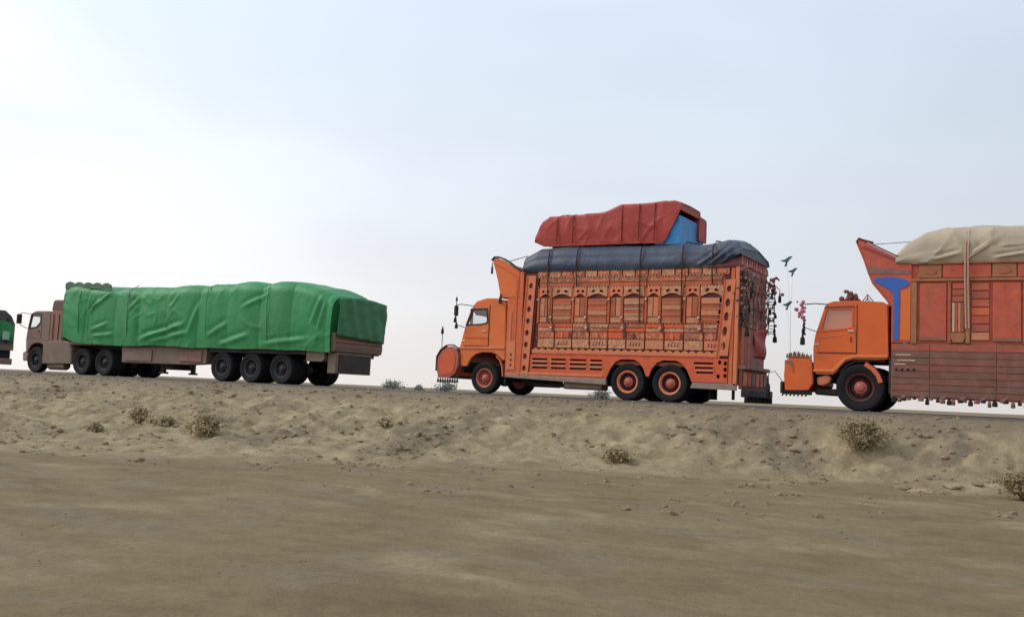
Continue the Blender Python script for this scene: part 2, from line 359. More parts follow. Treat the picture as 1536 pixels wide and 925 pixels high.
# ------------------------------------------------------------------ wheels
def wheel_meshes(prefix, r, wdt, disc, ring, hub):
    R_ = {}
    tw = wdt
    R_['tyre'] = MB().lathe((0,0,0), [(r*.58, .02), (r*.62, 0), (r*.78, -.025), (r*.93, -.02), (r*.985, .02), (r, .06), (r, tw-.06), (r*.985, tw-.02), (r*.93, tw+.015), (r*.7, tw), (r*.58, tw-.02), (r*.58, .02)], 40)
    R_['wheel'] = MB().lathe((0,0,0), [(.001, .10), (r*.3, .10), (r*.36, .08), (r*.44, .12), (r*.58, .09), (r*.58, tw-.03), (.001, tw-.05)], 32)
    R_['rim'] = MB().lathe((0,0,0), [(r*.48, .06), (r*.52, .0), (r*.60, -.012), (r*.63, .012), (r*.60, .05), (r*.5, .09), (r*.48, .06)], 32)
    R_['hub'] = MB().lathe((0,0,0), [(.001, .0), (r*.10, .0), (r*.17, .02), (r*.2, .05), (r*.26, .06), (r*.27, .11), (.001, .11)], 20)
    objs = {}
    for k, mt in (('tyre', BLACK), ('wheel', disc), ('rim', ring), ('hub', hub)):
        o = R_[k].build(k, mt, None, True); objs[k] = o.data; bpy.data.objects.remove(o)
    nuts = MB()
    for i in range(8):
        q = 2*math.pi*i/8; nuts.lathe((r*.33*math.cos(q), .075, r*.33*math.sin(q)), [(.001, -.03), (.018, -.03), (.018, .03)], 6)
    o = nuts.build('wheel_nuts', STEEL); objs['wheel_nuts'] = o.data; bpy.data.objects.remove(o)
    return objs
def put_wheel(objs, root, x, y, z, flip=False, dual=0):
    def mk(nm, data, parent):
        o = bpy.data.objects.new(nm, data); COL.objects.link(o); o.parent = parent; return o
    wz = mk('wheel', objs['wheel'], root); wz.location = (x-root.location.x, y, z)
    if flip: wz.rotation_euler = (0, 0, math.pi)
    wz.rotation_euler.y = rng.uniform(0, 6)
    for k in ('tyre', 'rim', 'hub', 'wheel_nuts'):
        q = mk(k, objs[k], wz)
        if k == 'wheel_nuts': q['kind'] = 'stuff'
    if dual:
        q = mk('tyre', objs['tyre'], wz); q.location = (0, dual, 0)
    return wz
def axle(root, x, z, y0=.3, y1=2.2):
    MB().lathe((x, 0, z), [(.001, y0), (.07, y0), (.07, 1.05), (.2, 1.12), (.22, 1.3), (.2, 1.4), (.07, 1.46), (.07, y1), (.001, y1)], 14).build('axle', STEEL, root, True)
def leafspring(root, x, z, y, l=.6):
    m = MB()
    for i in range(5):
        ll = l*(1-i*.15); zz = z-.02*i
        m.tube([(x-ll, y, zz+.1*(ll/l)**2), (x-ll/2, y, zz+.02), (x, y, zz), (x+ll/2, y, zz+.02), (x+ll, y, zz+.1*(ll/l)**2)], .022, 5)
    m.build('leaf_spring', STEEL, root)

# ------------------------------------------------------------------ draped loads
def tarp(name, x0, x1, y0, y1, zb, zt, m, parent=None, seed=0, nu=150, rad=.25, sag=0., fold=.05, crease=.04, endin=(.3, .3), bulge=.06, crown=.12, ends=True, vfold=.5, kx=1.0, seg=(), billow=0.0, bper=1.45):
    """cloth drawn over a load: cross-section rows near-bottom > near-top > far-top > far-bottom, gathered at both ends"""
    sec = []
    for i in range(37): sec.append((0, i/36.0*.93, 0))
    for i in range(1, 8): sec.append((None, i/8.0, 1))
    for i in range(17): sec.append((i/16.0, 1, 2))
    for i in range(1, 8): sec.append((None, i/8.0, 3))
    for i in range(17): sec.append((1, .93*(1-i/16.0), 4))
    rows = []
    H = 3 if ends else 0
    us = [i/float(nu) for i in range(nu+1)]
    W = y1-y0; yc = (y0+y1)/2
    def point(u, k, inset=0.0):
        x = x0+(x1-x0)*u
        b_, t_ = zb(x), zt(x); hh = t_-b_
        q, v, kind = sec[k]; rd = min(rad, hh*.6)
        if kind in (0, 4):
            z = b_+(hh-rd)*(v/.93); y = y0 if kind == 0 else y1; ny = -1 if kind == 0 else 1; nz = 0
            s = v/.93; y += ny*bulge*math.sin(math.pi*min(1, s))*(1+.5*fn(x*.5, seed))
        elif kind in (1, 3):
            ang = v*math.pi/2 if kind == 1 else (1-v)*math.pi/2
            ny = -math.cos(ang) if kind == 1 else math.cos(ang); nz = math.sin(ang); z = t_-rd+rd*nz
            y = (y0+rd+rd*ny) if kind == 1 else (y1-rd+rd*ny)
        else:
            y = y0+rd+(W-2*rd)*q; z = t_; ny = 0; nz = 1
        z += crown*max(0, 1-((y-yc)/(W/2))**2)*(1 if nz > 0 else 0)
        # folds
        f1 = fn(x*1.0*kx+.3*z, z*vfold+seed*3.1, y*.4)
        f2 = 1-abs(fn(x*.8*kx+z*1.0+seed, z*.8-x*.4, y*.5))*2.6
        f3 = 1-abs(fn(x*1.5*kx-z*1.2+seed*2, z*.7+x*.4, y*.7))*3.0
        mk = sstep(fn(x*.45+seed*7, z*.6, y*.3)*2.2+.35)
        d = fold*f1+crease*mk*(max(0, f2)**3+max(0, f3)**4*.8)+.006*fbm(x*4, z*4, y*4+seed, 2)
        if billow: d += billow*(abs(math.sin(math.pi*(x-x0)/bper+.6*fn(x*.3, seed)))**.6-.6)*(.6+.5*fn(x*.7, z*.8, seed))
        if kind in (0, 1):
            for (ax, az, bx, bz, am, wd_) in seg:
                tt = ((x-ax)*(bx-ax)+(z-az)*(bz-az))/((bx-ax)**2+(bz-az)**2)
                if -.1 < tt < 1.1:
                    ds = ((x-ax)*(bz-az)-(z-az)*(bx-ax))/math.hypot(bx-ax, bz-az)
                    d += am*(math.exp(-(ds/wd_)**2)-.6*math.exp(-((ds+1.6*wd_)/wd_)**2))*sstep((tt+.1)*3)*sstep((1.1-tt)*3)
        y += ny*d; z += nz*d+ (fold*.8*fn(x*1.3, y*.9, seed) if kind == 2 else 0)
        if inset: y = yc+(y-yc)*(1-inset); z = b_+(z-b_)*(1-inset*.8)
        return x, y, z
    if ends:
        for e, ins in ((1.0, 1.0), (.98, .66), (.9, .33), (.55, .1)):
            rows.append([(lambda p: (p[0]+(1-e)*endin[0]*.0+.02, p[1], p[2]))(point(0, k, ins*.98)) if ins > .2 else point(.004, k, ins*.3) for k in range(len(sec))])
    for u in us: rows.append([point(u, k) for k in range(len(sec))])
    if ends:
        for e, ins in ((.55, .1), (.9, .33), (.98, .66), (1.0, 1.0)):
            rows.append([(lambda p: (p[0]-.02, p[1], p[2]))(point(1, k, ins*.98)) if ins > .2 else point(.996, k, ins*.3) for k in range(len(sec))])
    mb = MB(); n = len(sec)
    mb.add([p for r in rows for p in r], [(i*n+j, i*n+j+1, (i+1)*n+j+1, (i+1)*n+j) for i in range(len(rows)-1) for j in range(n-1)])
    return mb.build(name, m, parent, True, sharp=75)

# ================================================================== TRUCK A : the ornate orange truck in the middle
def orange_truck():
    T = thing('decorated_truck', -11.2, 25, 0, 'ornate orange ten-wheel truck with carved panel sides under a navy load', 'truck')
    # ---- chassis
    for y in (.75, 1.65): MB().box(-15.7, -7.6, y, y+.09, .62, .86).build('chassis_rail', STEEL, T)
    for x in (-13.6, -12.4, -11.3, -8.2): MB().box(x, x+.1, .84, 1.65, .66, .82).build('cross_member', STEEL, T)
    wf = wheel_meshes('f', .46, .28, WHEELP, WHEELP, WHEELP); wr = wheel_meshes('r', .50, .27, WHEELR, PINKP, WHEELP)
    put_wheel(wf, T, -15.0, .06, .46); put_wheel(wf, T, -15.0, 2.44, .46, True)
    for x in (-10.5, -9.3):
        put_wheel(wr, T, x, .03, .5, False, .31); put_wheel(wr, T, x, 2.47, .5, True, .31); axle(T, x, .5)
        leafspring(T, x, .64, .68); leafspring(T, x, .64, 1.85)
    axle(T, -15.0, .46, .35, 2.15); leafspring(T, -15.0, .58, .6)
    MB().lathe((-13.45, 1.0, .48), [(.001, -.45), (.2, -.45), (.22, -.42), (.22, .42), (.2, .45), (.001, .45)], 18, 'x').build('air_tank', STEEL, T, True)
    m = MB(); m.tube([(-14.2, .9, .5), (-13.9, .7, .36), (-13.1, .62, .33), (-12.6, .7, .35)], .07, 10); m.build('exhaust_pipe', STEEL, T, True)
    MB().box(-12.55, -11.35, .28, .74, .24, .62).build('fuel_tank', GREYTIN, T, True, .05)
    MB().tube([(-14.4, 1.2, .62), (-10.6, 1.25, .5)], .06, 10).build('drive_shaft', STEEL, T, True)
    MB().lathe((-11.9, 1.9, .5), [(.2, -.1), (.46, -.12), (.48, 0), (.46, .12), (.2, .1)], 24, 'z').build('spare_wheel', BLACK, T, True)
    # ---- cab
    prof = [(-15.86, .92), (-15.90, 1.35), (-15.77, 1.86), (-15.50, 2.58), (-15.38, 2.71), (-15.10, 2.79), (-14.75, 2.79), (-14.45, 2.74), (-14.38, 2.62)]
    side = prof+[(-14.33, 1.32), (-14.33, .98), (-14.44, .98), (-14.50, 1.05), (-14.62, 1.14), (-14.82, 1.2), (-15.12, 1.2), (-15.34, 1.13), (-15.48, 1.02), (-15.56, .88), (-15.60, .78), (-15.84, .78)]
    win = [(-15.66, 2.02), (-15.50, 2.43), (-15.03, 2.45), (-14.98, 2.08), (-15.2, 2.04)]
    for y0, nm in ((.05, 'cab_side'), (2.37, 'cab_side')):
        MB().plate(side, [win], y0, y0+.08).build(nm, ORANGE, T, False, .035)
        g = MB().plate(win, (), y0+.035, y0+.042).build('window_pane', GLASS, T)
    MB().plate([(-15.72, 1.98), (-15.53, 2.48), (-14.98, 2.50), (-14.93, 2.05), (-15.19, 1.99)], [win], .032, .049).build('window_frame', INTER, T)
    MB().strip(prof[3:], .10, 2.40, .05).build('cab_roof', SALMON, T, True)
    MB().strip(prof[:3], .10, 2.40, .05).build('cab_front', ORANGE, T, True)
    MB().strip([prof[2], (-15.51, 2.56)], .14, 2.36, .012).build('windscreen', GLASS, T)
    MB().box(-14.42, -14.36, .12, 2.38, .98, 2.66).build('cab_rear_wall', ORANGE, T)
    MB().box(-15.78, -14.42, .13, 2.37, 1.22, 1.28).build('cab_floor', INTER, T)
    MB().box(-15.75, -15.4, .14, 2.36, 1.28, 1.86).build('dashboard', INTER, T, False, .05)
    for y in (.35, 1.5):
        s = MB().box(-15.1, -14.6, y, y+.6, 1.28, 1.72).build('seat', INTER, T, False, .06)
        MB().box(-14.72, -14.56, y, y+.6, 1.74, 2.36).build('backrest', INTER, s, False, .05)
    MB().plate([(-15.56, 2.44), (-15.50, 2.56), (-15.0, 2.70), (-14.45, 2.66), (-14.45, 2.60), (-15.05, 2.56), (-15.45, 2.30)], (), .16, 2.34).build('darkening_liner', INTER, T)  # visor-like lining added to darken the top of the side window
    MB().box(-14.80, -14.66, .38, .72, 2.38, 2.50).build('darkening_headrest', INTER, T, False, .04)  # added to block part of the pale view through the window
    MB().box(-15.66, -15.60, .18, .26, 1.86, 2.5).build('pillar_trim', INTER, T)
    m = MB(); m.lathe((-15.3, .65, 1.98), [(.19, -.012), (.205, 0), (.19, .012), (.175, 0), (.19, -.012)], 20, 'x'); m.build('steering_wheel', INTER, T, True)
    # door: outlined panel standing proud of the cab side
    door = [(-15.74, 1.40), (-15.70, 1.90), (-15.60, 1.98), (-15.0, 2.03), (-14.92, 2.10), (-14.92, 1.40)]
    d = MB().plate(door, (), .036, .049).build('door', ORANGE, T, False, .006)
    MB().strip([(-15.76, 1.385), (-14.905, 1.385)], .038, .0495, .012).build('door_gap', BLACK, d); MB().box(-14.915, -14.903, .038, .0495, 1.39, 2.6).build('door_gap', BLACK, d)
    MB().box(-15.82, -15.70, .025, .049, 1.50, 1.56).build('side_lamp', CREAM, T, False, .01)
    MB().box(-15.14, -14.98, .012, .034, 1.80, 1.84).build('door_handle', CREAM, d)
    MB().box(-15.72, -14.95, .018, .035, 1.62, 1.65).build('door_moulding', ORSIDE, d)
    MB().plate([(-15.90, 1.30), (-15.90, 1.36), (-14.36, 1.38), (-14.34, 1.31)], (), .02, .05).build('cab_moulding', PINKP, T, False, .008)
    # front wheel arch lip and rear fender blade
    MB().strip([(-14.62, 1.12), (-14.48, .98), (-14.40, .78), (-14.37, .52)], .04, .52, .03).build('mud_guard', PINKP, T, True)
    MB().box(-14.34, -14.28, .05, .5, .3, .9).build('mud_flap', BLACK, T)
    # ---- front bumper box with rounded wings
    wing = [(-16.60, .42), (-16.66, .70), (-16.64, 1.02), (-16.52, 1.22), (-16.34, 1.34), (-16.14, 1.36), (-15.98, 1.28), (-15.90, 1.10), (-15.90, .80), (-16.0, .55), (-16.2, .42)]
    for y0 in (.02, 2.38):
        q = MB().plate(wing, (), y0, y0+.08).build('bumper_wing', mat('dull_red_paint', (176, 86, 66), .55, .25, .25, 4), T, False, .02)
        MB().plate([( -16.27+(p[0]+16.27)*.72, .88+(p[1]-.88)*.8) for p in wing], (), y0-.012, y0+.001).build('wing_panel', SALMON, q)
        MB().strip([(-16.66, .62), (-16.66, 1.04), (-16.53, 1.25), (-16.34, 1.375), (-16.13, 1.395), (-15.955, 1.30), (-15.875, 1.10), (-15.875, .78)], y0-.02, y0+.10, -.025).build('wing_trim', DRED, q, True)
    MB().box(-16.62, -16.56, .10, 2.38, .42, 1.15).build('bumper', SALMON, T, False, .02)
    MB().box(-16.5, -15.9, .1, 2.38, .45, .5).build('bumper_floor', STEEL, T)
    MB().box(-15.95, -15.86, .3, 2.2, .6, 1.3).build('radiator_grille', STEEL, T)
    for y in (.35, 1.9):
        MB().lathe((-16.63, y+.1, .75), [(.001, -.02), (.1, -.02), (.12, .03)], 16, 'x').build('headlight', CREAM, T, True)
    tassels('bumper_tassel', TASSEL, T, [(-16.6+.085*i, .05, .44, .16, .03) for i in range(9)])
    for x, y, zt in ((-16.55, .10, 1.85), (-16.55, 2.35, 1.9)):
        q = MB().tube([(x, y, 1.1), (x-.01, y, zt)], .012, 6).build('marker_rod', STEEL, T)
        MB().tassel(x-.01, y, zt+.12, .24, .04).build('rod_tassel', TASSEL, q, True)
    # ---- mirror rods with tassels
    for sgn, y in ((-1, .02), (1, 2.48)):
        yy = y+sgn*.12
        q = MB().tube([(-15.48, y, 2.56), (-15.8, yy, 2.60), (-15.98, yy, 2.58)], .013, 6).tube([(-15.72, y, 1.92), (-15.9, yy, 1.98), (-15.98, yy, 2.02)], .013, 6).tube([(-15.98, yy, 2.72), (-15.97, yy, 1.88)], .013, 6).build('mirror_arm', STEEL, T)
        MB().box(-16.02, -15.95, yy-.07, yy+.09, 2.26, 2.56).build('mirror', STEEL, q, False, .02)
        tassels('mirror_tassel', TASSEL, q, [(-16.0, yy, 2.26, .2, .045), (-15.95, yy, 2.08, .2, .045), (-15.98, yy, 2.84, .14, .03)])
    # ---- crown above the cab
    cr = [(-14.86, 3.90), (-14.81, 3.95), (-14.68, 3.95), (-14.50, 3.89), (-14.30, 3.78), (-14.10, 3.64), (-13.94, 3.54), (-13.94, 2.80), (-14.52, 2.80), (-14.56, 2.98), (-14.64, 3.30), (-14.73, 3.60)]
    for y0 in (.0, 2.44):
        q = MB().plate(cr, (), y0, y0+.06).build('crown_side', ORANGE, T, False, .012)
        MB().strip([(-14.88, 3.88), (-14.81, 3.965), (-14.67, 3.965), (-14.49, 3.905), (-14.29, 3.795), (-14.09, 3.655), (-13.93, 3.555)], y0-.02, y0+.08, -.045).build('crown_trim', STEEL, q, True)
        MB().plate([(-14.74, 3.74), (-14.72, 3.80), (-14.4, 3.66), (-13.95, 3.38), (-13.95, 3.33), (-14.4, 3.60)], (), y0-.012, y0+.001).build('crown_moulding', SALMON, q)
    MB().strip([(-14.52, 2.80), (-14.56, 2.98), (-14.64, 3.30), (-14.73, 3.60), (-14.85, 3.91)], .06, 2.44, -.05).build('crown_front', SALMON, T, True)
    tassels('crown_tassel', TASSEL, T, [(-14.88, y, 3.84, .34, .03) for y in (.02, .8, 1.6, 2.46)])
    MB().tassel(-14.53, -.03, 2.92, .3, .045).build('crown_tassel', ROPE, T, True)
    # ---- plain front board between cab and pillar
    MB().plate([(-14.29, .52), (-14.29, 2.79), (-13.93, 2.79), (-13.93, 3.54), (-13.80, 3.52), (-13.80, .52)], (), .0, .06).build('front_board', ORSIDE, T, False, .01)
    MB().box(-14.2, -14.14, -.018, -.001, 1.40, 2.40).build('board_moulding', PINKP, T)
    MB().plate(rect(-14.24, -13.98, .72, 1.55), [ell(-14.1, z, .035, .05) for z in (.85, 1.0, 1.15)], -.02, -.001).build('board_ornament', PINKP, T)
    for q in range(3): MB().box(-14.13, -14.07, -.01, -.002, .83+.15*q, .87+.15*q).build('board_boss', DRED, T)
    MB().box(-14.05, -13.98, -.015, -.001, 1.6, 3.3).build('board_moulding', SALMON, T)
    # ---- cargo body
    x0, x1 = -13.52, -7.86
    MB().box(-13.8, -7.52, .75, 1.75, .86, .95).build('bed_bearer', STEEL, T)
    MB().box(-13.8, -7.50, .10, 2.40, .95, 1.05).build('cargo_floor', BROWNB, T)
    MB().box(-13.8, -7.50, 2.40, 2.48, .55, 3.52).build('far_side_wall', RUST, T)
    MB().box(-13.86, -13.80, .06, 2.44, .6, 3.52).build('front_wall', RUST, T)
    S = MB().box(-13.80, -7.52, .055, .10, 1.17, 3.55).build('near_side_wall', DRED, T)
    def pillar(xb, xt, wd, z0, z1, holes, lab):
        def X(z, u): return xb+(xt-xb)*(z-z0)/(z1-z0)+u*wd
        pol = [(X(z0, 0), z0), (X(z0, 1), z0), (X(z1, 1), z1), (X(z1, 0), z1)]
        hs = [ell(X(z, .5), z, wd*.24, h, 10, -.12) for z, h in holes]
        p = MB().plate(pol, hs, -.025, .03).build('pillar', PINKP, T, False, .006)
        MB().plate(pol, (), .031, .054).build('pillar_back', DRED, p)
        for u0, u1 in ((-.1, .06), (.94, 1.1)):
            MB().plate([(X(z0, u0), z0), (X(z0, u1), z0), (X(z1, u1), z1), (X(z1, u0), z1)], (), -.045, -.027).build('pillar_edge', SALMON if u0 < 0 else PINKP, p, False, .005)
        return p
    pillar(-13.80, -13.66, .26, .56, 3.42, [(.78+.335*i, .085) for i in range(8)], 'l')
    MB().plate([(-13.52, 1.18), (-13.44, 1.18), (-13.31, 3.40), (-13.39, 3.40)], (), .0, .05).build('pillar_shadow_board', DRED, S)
    pillar(-8.02, -7.86, .26, 1.25, 3.22, [(1.5, .10), (1.88, .13), (2.26, .12), (2.62, .11), (2.98, .09)], 'r')
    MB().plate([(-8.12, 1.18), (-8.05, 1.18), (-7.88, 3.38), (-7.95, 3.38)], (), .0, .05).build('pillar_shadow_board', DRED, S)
    MB().plate([(-7.72, .50), (-7.62, .50), (-7.60, 3.52), (-7.70, 3.52)], (), -.02, .05).build('corner_post', ORSIDE, T, False, .01)
    MB().plate([(-7.60, .50), (-7.50, .50), (-7.48, 3.55), (-7.58, 3.55)], (), -.03, .10).build('corner_post', PINKP, T, False, .01)
    # frieze row
    nfr = 15; wd = (x1+.12-(-13.36))/nfr
    for i in range(nfr):
        xa = -13.36+wd*i
        q = MB().box(xa+.015, xa+wd-.015, .0, .05, 3.36, 3.56).build('frieze_board', [MOT_C, MOT_B, MOT_A][i % 3], S, False, .006)
        if i % 3 != 1:
            MB().plate(ell(xa+wd*.33, 3.46, .05, .06), (), -.012, -.001).plate(ell(xa+wd*.62, 3.45, .06, .04), (), -.012, -.001).build('frieze_boss', PINKP, S)
    # upper boards
    nb = 5; bw = (x1-(-13.28))/nb
    for i in range(nb):
        xa = -13.28+bw*i
        MB().box(xa+.01, xa+bw-.01, .012, .05, 3.21, 3.345).build('upper_board', MOT_A if i % 2 else MOT_C, S, False, .006)
        MB().box(xa+.01, xa+bw-.01, .004, .05, 3.09, 3.195).build('upper_board', BROWNB if i % 2 else RUST, S, False, .006)
        # arched row: wide bay and narrow bay with slanted oval cut-outs
        wA = bw*.60
        for (xb, ww) in ((xa+.03, bw-wA-.06), (xa+bw-wA+.0, wA-.05)):
            top = 3.07; hs = []
            k = 2
            for j in range(k): hs.append(ell(xb+ww*(.30+.40*j), 2.955, .062 if ww > .5 else .05, .036, 9, .5-.75*j))
            arch = [(xb, 2.80), (xb+.04, 2.80)]+[(xb+.04+(ww-.08)*s/8, 2.80+.085*math.sin(math.pi*s/8)) for s in range(1, 8)]+[(xb+ww-.04, 2.80), (xb+ww, 2.80), (xb+ww, top), (xb, top)]
            MB().plate(arch, hs, -.018, .03).build('arch_board', MOT_B if ww > .5 else PINKP, S, False, .006)
        # posts with bosses
        for px, zt in ((xa+.0, 3.06), (xa+bw-wA-.035, 2.86)):
            MB().box(px-.035, px+.03, -.012, .05, 2.08, zt-.02).build('bay_post', RUST if px == xa else BROWNB, S, False, .008)
            MB().ball(px, -.03, 2.72 if px == xa else 2.22, .04).build('post_boss', CREAM, S, True)
        # horizontal boards in wide bay
        zz = 2.08; hts = [.10, .13, .15, .15, .15]
        for j, h in enumerate(hts):
            MB().box(xa+bw-wA+.02, xa+bw-.06, .0+.008*(j % 2), .05, zz+.008, zz+h-.008).build('bay_board', [BROWNB, BEIGEB, BROWNB, BEIGEB, RUST][(j+i) % 5], S, False, .008)
            zz += h
        # upright boards in narrow bay
        ww = bw-wA-.12
        for j in range(2):
            MB().box(xa+.05+ww*j/2, xa+.05+ww*(j+1)/2-.015, .006+.008*j, .05, 2.26, 2.78).build('upright_board', [BEIGEB, PINKP, BROWNB][(i+j) % 3], S, False, .008)
        MB().box(xa+.05, xa+.05+ww, .006, .05, 2.09, 2.24).build('bay_board', BEIGEB, S, False, .008)
        # two long boards below the bays
        for j, (z0, z1) in enumerate(((1.955, 2.06), (1.845, 1.94))):
            MB().box(xa+.01, xa+bw-.01, .004, .05, z0, z1).build('long_board', [SALMON, MOT_B, MOT_C][(i+j) % 3], S, False, .008)
        for j in range(2):
            MB().box(xa+.01+bw*.5*j, xa+bw*.5*(j+1)-.015, .010, .05, 1.66, 1.83).build('lower_board', [MOT_A, MOT_C, SALMON][(i+2*j) % 3], S, False, .008)
        MB().box(xa+bw*.42, xa+bw*.48, -.012, .05, 1.72, 2.06).build('bay_post', DRED, S)
        MB().ball(xa+bw*.40, -.03, 1.93, .045).build('post_boss', CREAM, S, True)
        # name plates with small painted marks
        for j in range(2):
            xb = xa+.02+bw*.5*j; xe = xa+bw*.5*(j+1)-.02
            MB().box(xb, xe, -.004, .05, 1.38, 1.63).build('name_plate', [BEIGEB, MOT_B, PINKP][(i+j) % 3] if (i+j) % 2 else MOT_B, S, False, .01)
            if (i*2+j) % 2 == 1:
                g = MB(); cx = (xb+xe)/2
                for s in range(4):
                    px = cx-.16+.085*s
                    g.plate([(px, 1.46), (px+.018, 1.46), (px+.05, 1.55), (px+.03, 1.57)], (), -.009, -.0045); g.box(px-.004, px+.05, -.009, -.0045, 1.47, 1.485)
                g.build('plate_marks', DRED, S)
    for z_, nst, yy_ in ((3.352, 62, .0), (3.078, 62, -.012), (1.645, 62, .0), (2.068, 50, .0)):
        m = MB()
        for i in range(nst): m.ball(-13.3+5.36*i/(nst-1), yy_, z_, .017, 5)
        m.build('stud_row', CREAM if z_ > 3 else PINKP, S)['kind'] = 'stuff'
    for i in range(nb):
        xa = -13.28+bw*i
        for z_ in (2.175, 2.31, 2.46, 2.61):
            MB().box(xa+bw*.40+.03, xa+bw-.07, -.016, .0, z_-.012, z_+.012).build('bay_highlight', [CREAM, BEIGEB, PINKP][(i+int(z_*20)) % 3], S)  # pale strips paint a highlight along the top edges of the boards
        for u in (.44, .7, .94):
            MB().plate([(xa+bw*u-.03, 1.655), (xa+bw*u+.03, 1.655), (xa+bw*u+.045, 1.76), (xa+bw*u, 1.83), (xa+bw*u-.045, 1.76)], (), -.014, .01).build('carved_leaf', [DRED, PINKP, BEIGEB][(i+int(u*10)) % 3], S)
    # scalloped strip
    n = 52; xs = -13.42; xe = -7.95; pol = [(xs, 1.22)]
    for i in range(n*4+1):
        xx = xs+(xe-xs)*i/(n*4.0); pol.append((xx, 1.30+.06*abs(math.sin(math.pi*i/8.0))))
    pol.append((xe, 1.22))
    MB().plate(pol, (), -.028, -.006).build('scalloped_strip', PINKP, S)
    MB().box(xs, xe, -.012, .05, 1.175, 1.225).build('strip_rail', SALMON, S, False, .006)
    # slatted skirt with wheel openings
    out_ = [(-13.48, .56), (-11.12, .56), (-10.98, .86), (-10.84, 1.03), (-10.68, 1.10), (-10.32, 1.10), (-10.16, 1.03), (-10.03, .86), (-9.95, .66), (-9.88, .66), (-9.80, .86), (-9.66, 1.03), (-9.5, 1.10), (-9.12, 1.10), (-8.96, 1.03), (-8.82, .86), (-8.68, .56), (-7.74, .56), (-7.74, 1.17), (-13.48, 1.17)]
    hs = []
    for (xa, xb) in ((-13.40, -12.92), (-12.80, -12.34), (-12.22, -11.72), (-11.60, -11.24), (-8.64, -8.12)):
        for z in (.78, .90, 1.02):
            xb2 = xb; xa2 = xa
            if xa == -8.64: xa2 = xa+.0+(1.02-z)*-.0+.06*(1.02-z)/.12*.6
            hs.append([(xa2, z), (xb2, z), (xb2, z+.055), (xa2, z+.055)])
    for (cx, cz) in ((-7.95, 1.08), (-7.98, .72), (-7.80, 1.06), (-7.80, .90), (-7.80, .74)): hs.append(ell(cx, cz, .05, .06, 8))
    for xx_ in (-10.5, -9.3): MB().strip([(xx_-.62, .62), (xx_-.5, .95), (xx_-.25, 1.13), (xx_+.25, 1.13), (xx_+.5, .95), (xx_+.62, .62)], .06, .75, .02).build('wheel_housing', BLACK, T)  # black liners added to darken the arches; the shade is in their colour
    K = MB().plate(out_, hs, -.02, .02).build('side_skirt', SALMON, T, False, .006)
    MB().plate([(-13.48, .70), (-11.16, .70), (-11.0, 1.0), (-11.0, 1.15), (-13.48, 1.15)], (), .10, .12).build('skirt_back', DRED, K)
    MB().plate([(-8.64, .64), (-7.76, .64), (-7.76, 1.15), (-8.66, 1.15)], (), .10, .12).build('skirt_back', DRED, K)
    for (xa, xb) in ((-13.42, -12.9), (-12.82, -12.32), (-12.24, -11.7), (-11.62, -11.22)):
        for z in (.845, .965): MB().box(xa, xb, -.034, -.021, z, z+.045).build('slat', BEIGEB if z < .9 else PINKP, K)
    for z in (.845, .965): MB().box(-8.6, -8.1, -.034, -.021, z, z+.045).build('slat', PINKP, K)
    # bottom rails
    MB().plate([(-14.25, .50), (-14.25, .60), (-11.10, .555), (-11.10, .39)], (), -.035, .06).build('side_rail', GREYTIN, T, False, .015)
    MB().plate([(-8.72, .40), (-8.66, .55), (-7.5, .55), (-7.5, .38)], (), -.03, .06).build('side_rail', GREYTIN, T, False, .012)
    MB().box(-13.9, -11.2, -.04, -.021, .60, .67).build('rail_moulding', PINKP, T, False, .006)
    # top rail and finials
    MB().box(-13.85, -7.5, -.02, .10, 3.56, 3.62).build('top_rail', MAUVE, T, False, .01)
    # ---- rear end
    Q = MB().box(-7.52, -7.47, .10, 2.40, .95, 3.55).build('tailgate', MAUVE, T)
    cols = [MOT_G, GREYTIN, SKIRTD, MOT_G, MAUVE, MOT_C]
    for i in range(9):
        ya = .12+.25*i
        for j in range(3):
            z0 = 2.02+.51*j
            MB().box(-7.47, -7.44+.01*((i+j) % 3), ya+.01, ya+.24, z0+.01, z0+.49).build('tail_board', cols[(i*2+j*3+i//3) % 6], Q, False, .01)
    for i in range(4):
        MB().box(-7.47, -7.43, .12+.28*i, .38+.28*i, 1.0, 2.0).build('tail_board', [RUST, MAUVE, BROWNB, MAUVE][i], Q, False, .01)
    fl = MB(); g = 12
    pts = [[(-7.40-.05*math.sin(3*i/g+j)*.6-.04*(1-j/8), 1.15+1.25*i/g, 1.28+.72*j/8+.12*i/g*(j/8)) for i in range(g+1)] for j in range(9)]
    fl.add([p for r_ in pts for p in r_], [(j*(g+1)+i, j*(g+1)+i+1, (j+1)*(g+1)+i+1, (j+1)*(g+1)+i) for j in range(8) for i in range(g)])
    fo = fl.build('hanging_cloth', RTARP, Q, True); sm = fo.modifiers.new('thickness', 'SOLIDIFY'); sm.thickness = .012
    MB().box(-7.5, -7.30, .05, 2.45, .92, 1.02).build('tail_ledge', MAUVE, T, False, .02)
    MB().box(-7.48, -7.38, .08, 2.42, .42, .92).build('tail_panel', SKIRT, T, False, .02)
    for i in range(6): MB().box(-7.38, -7.355, .15+.38*i, .45+.38*i, .5, .86).build('tail_plate', [BEIGEB, RUST, MAUVE][i % 3], T, False, .01)
    MB().box(-7.42, -7.2, .1, 2.4, .22, .42).build('rear_bumper', STEEL, T, False, .03)
    tassels('bumper_tassel', TASSEL, T, [(-7.28+.03*(i % 2), .1+.175*i, .34, .26, .04) for i in range(14)])
    MB().box(-8.28, -8.25, .2, .8, .12, .62).build('mud_flap', BLACK, T); MB().box(-7.62, -7.59, .0, .18, .14, .46).build('mud_flap', BLACK, T)
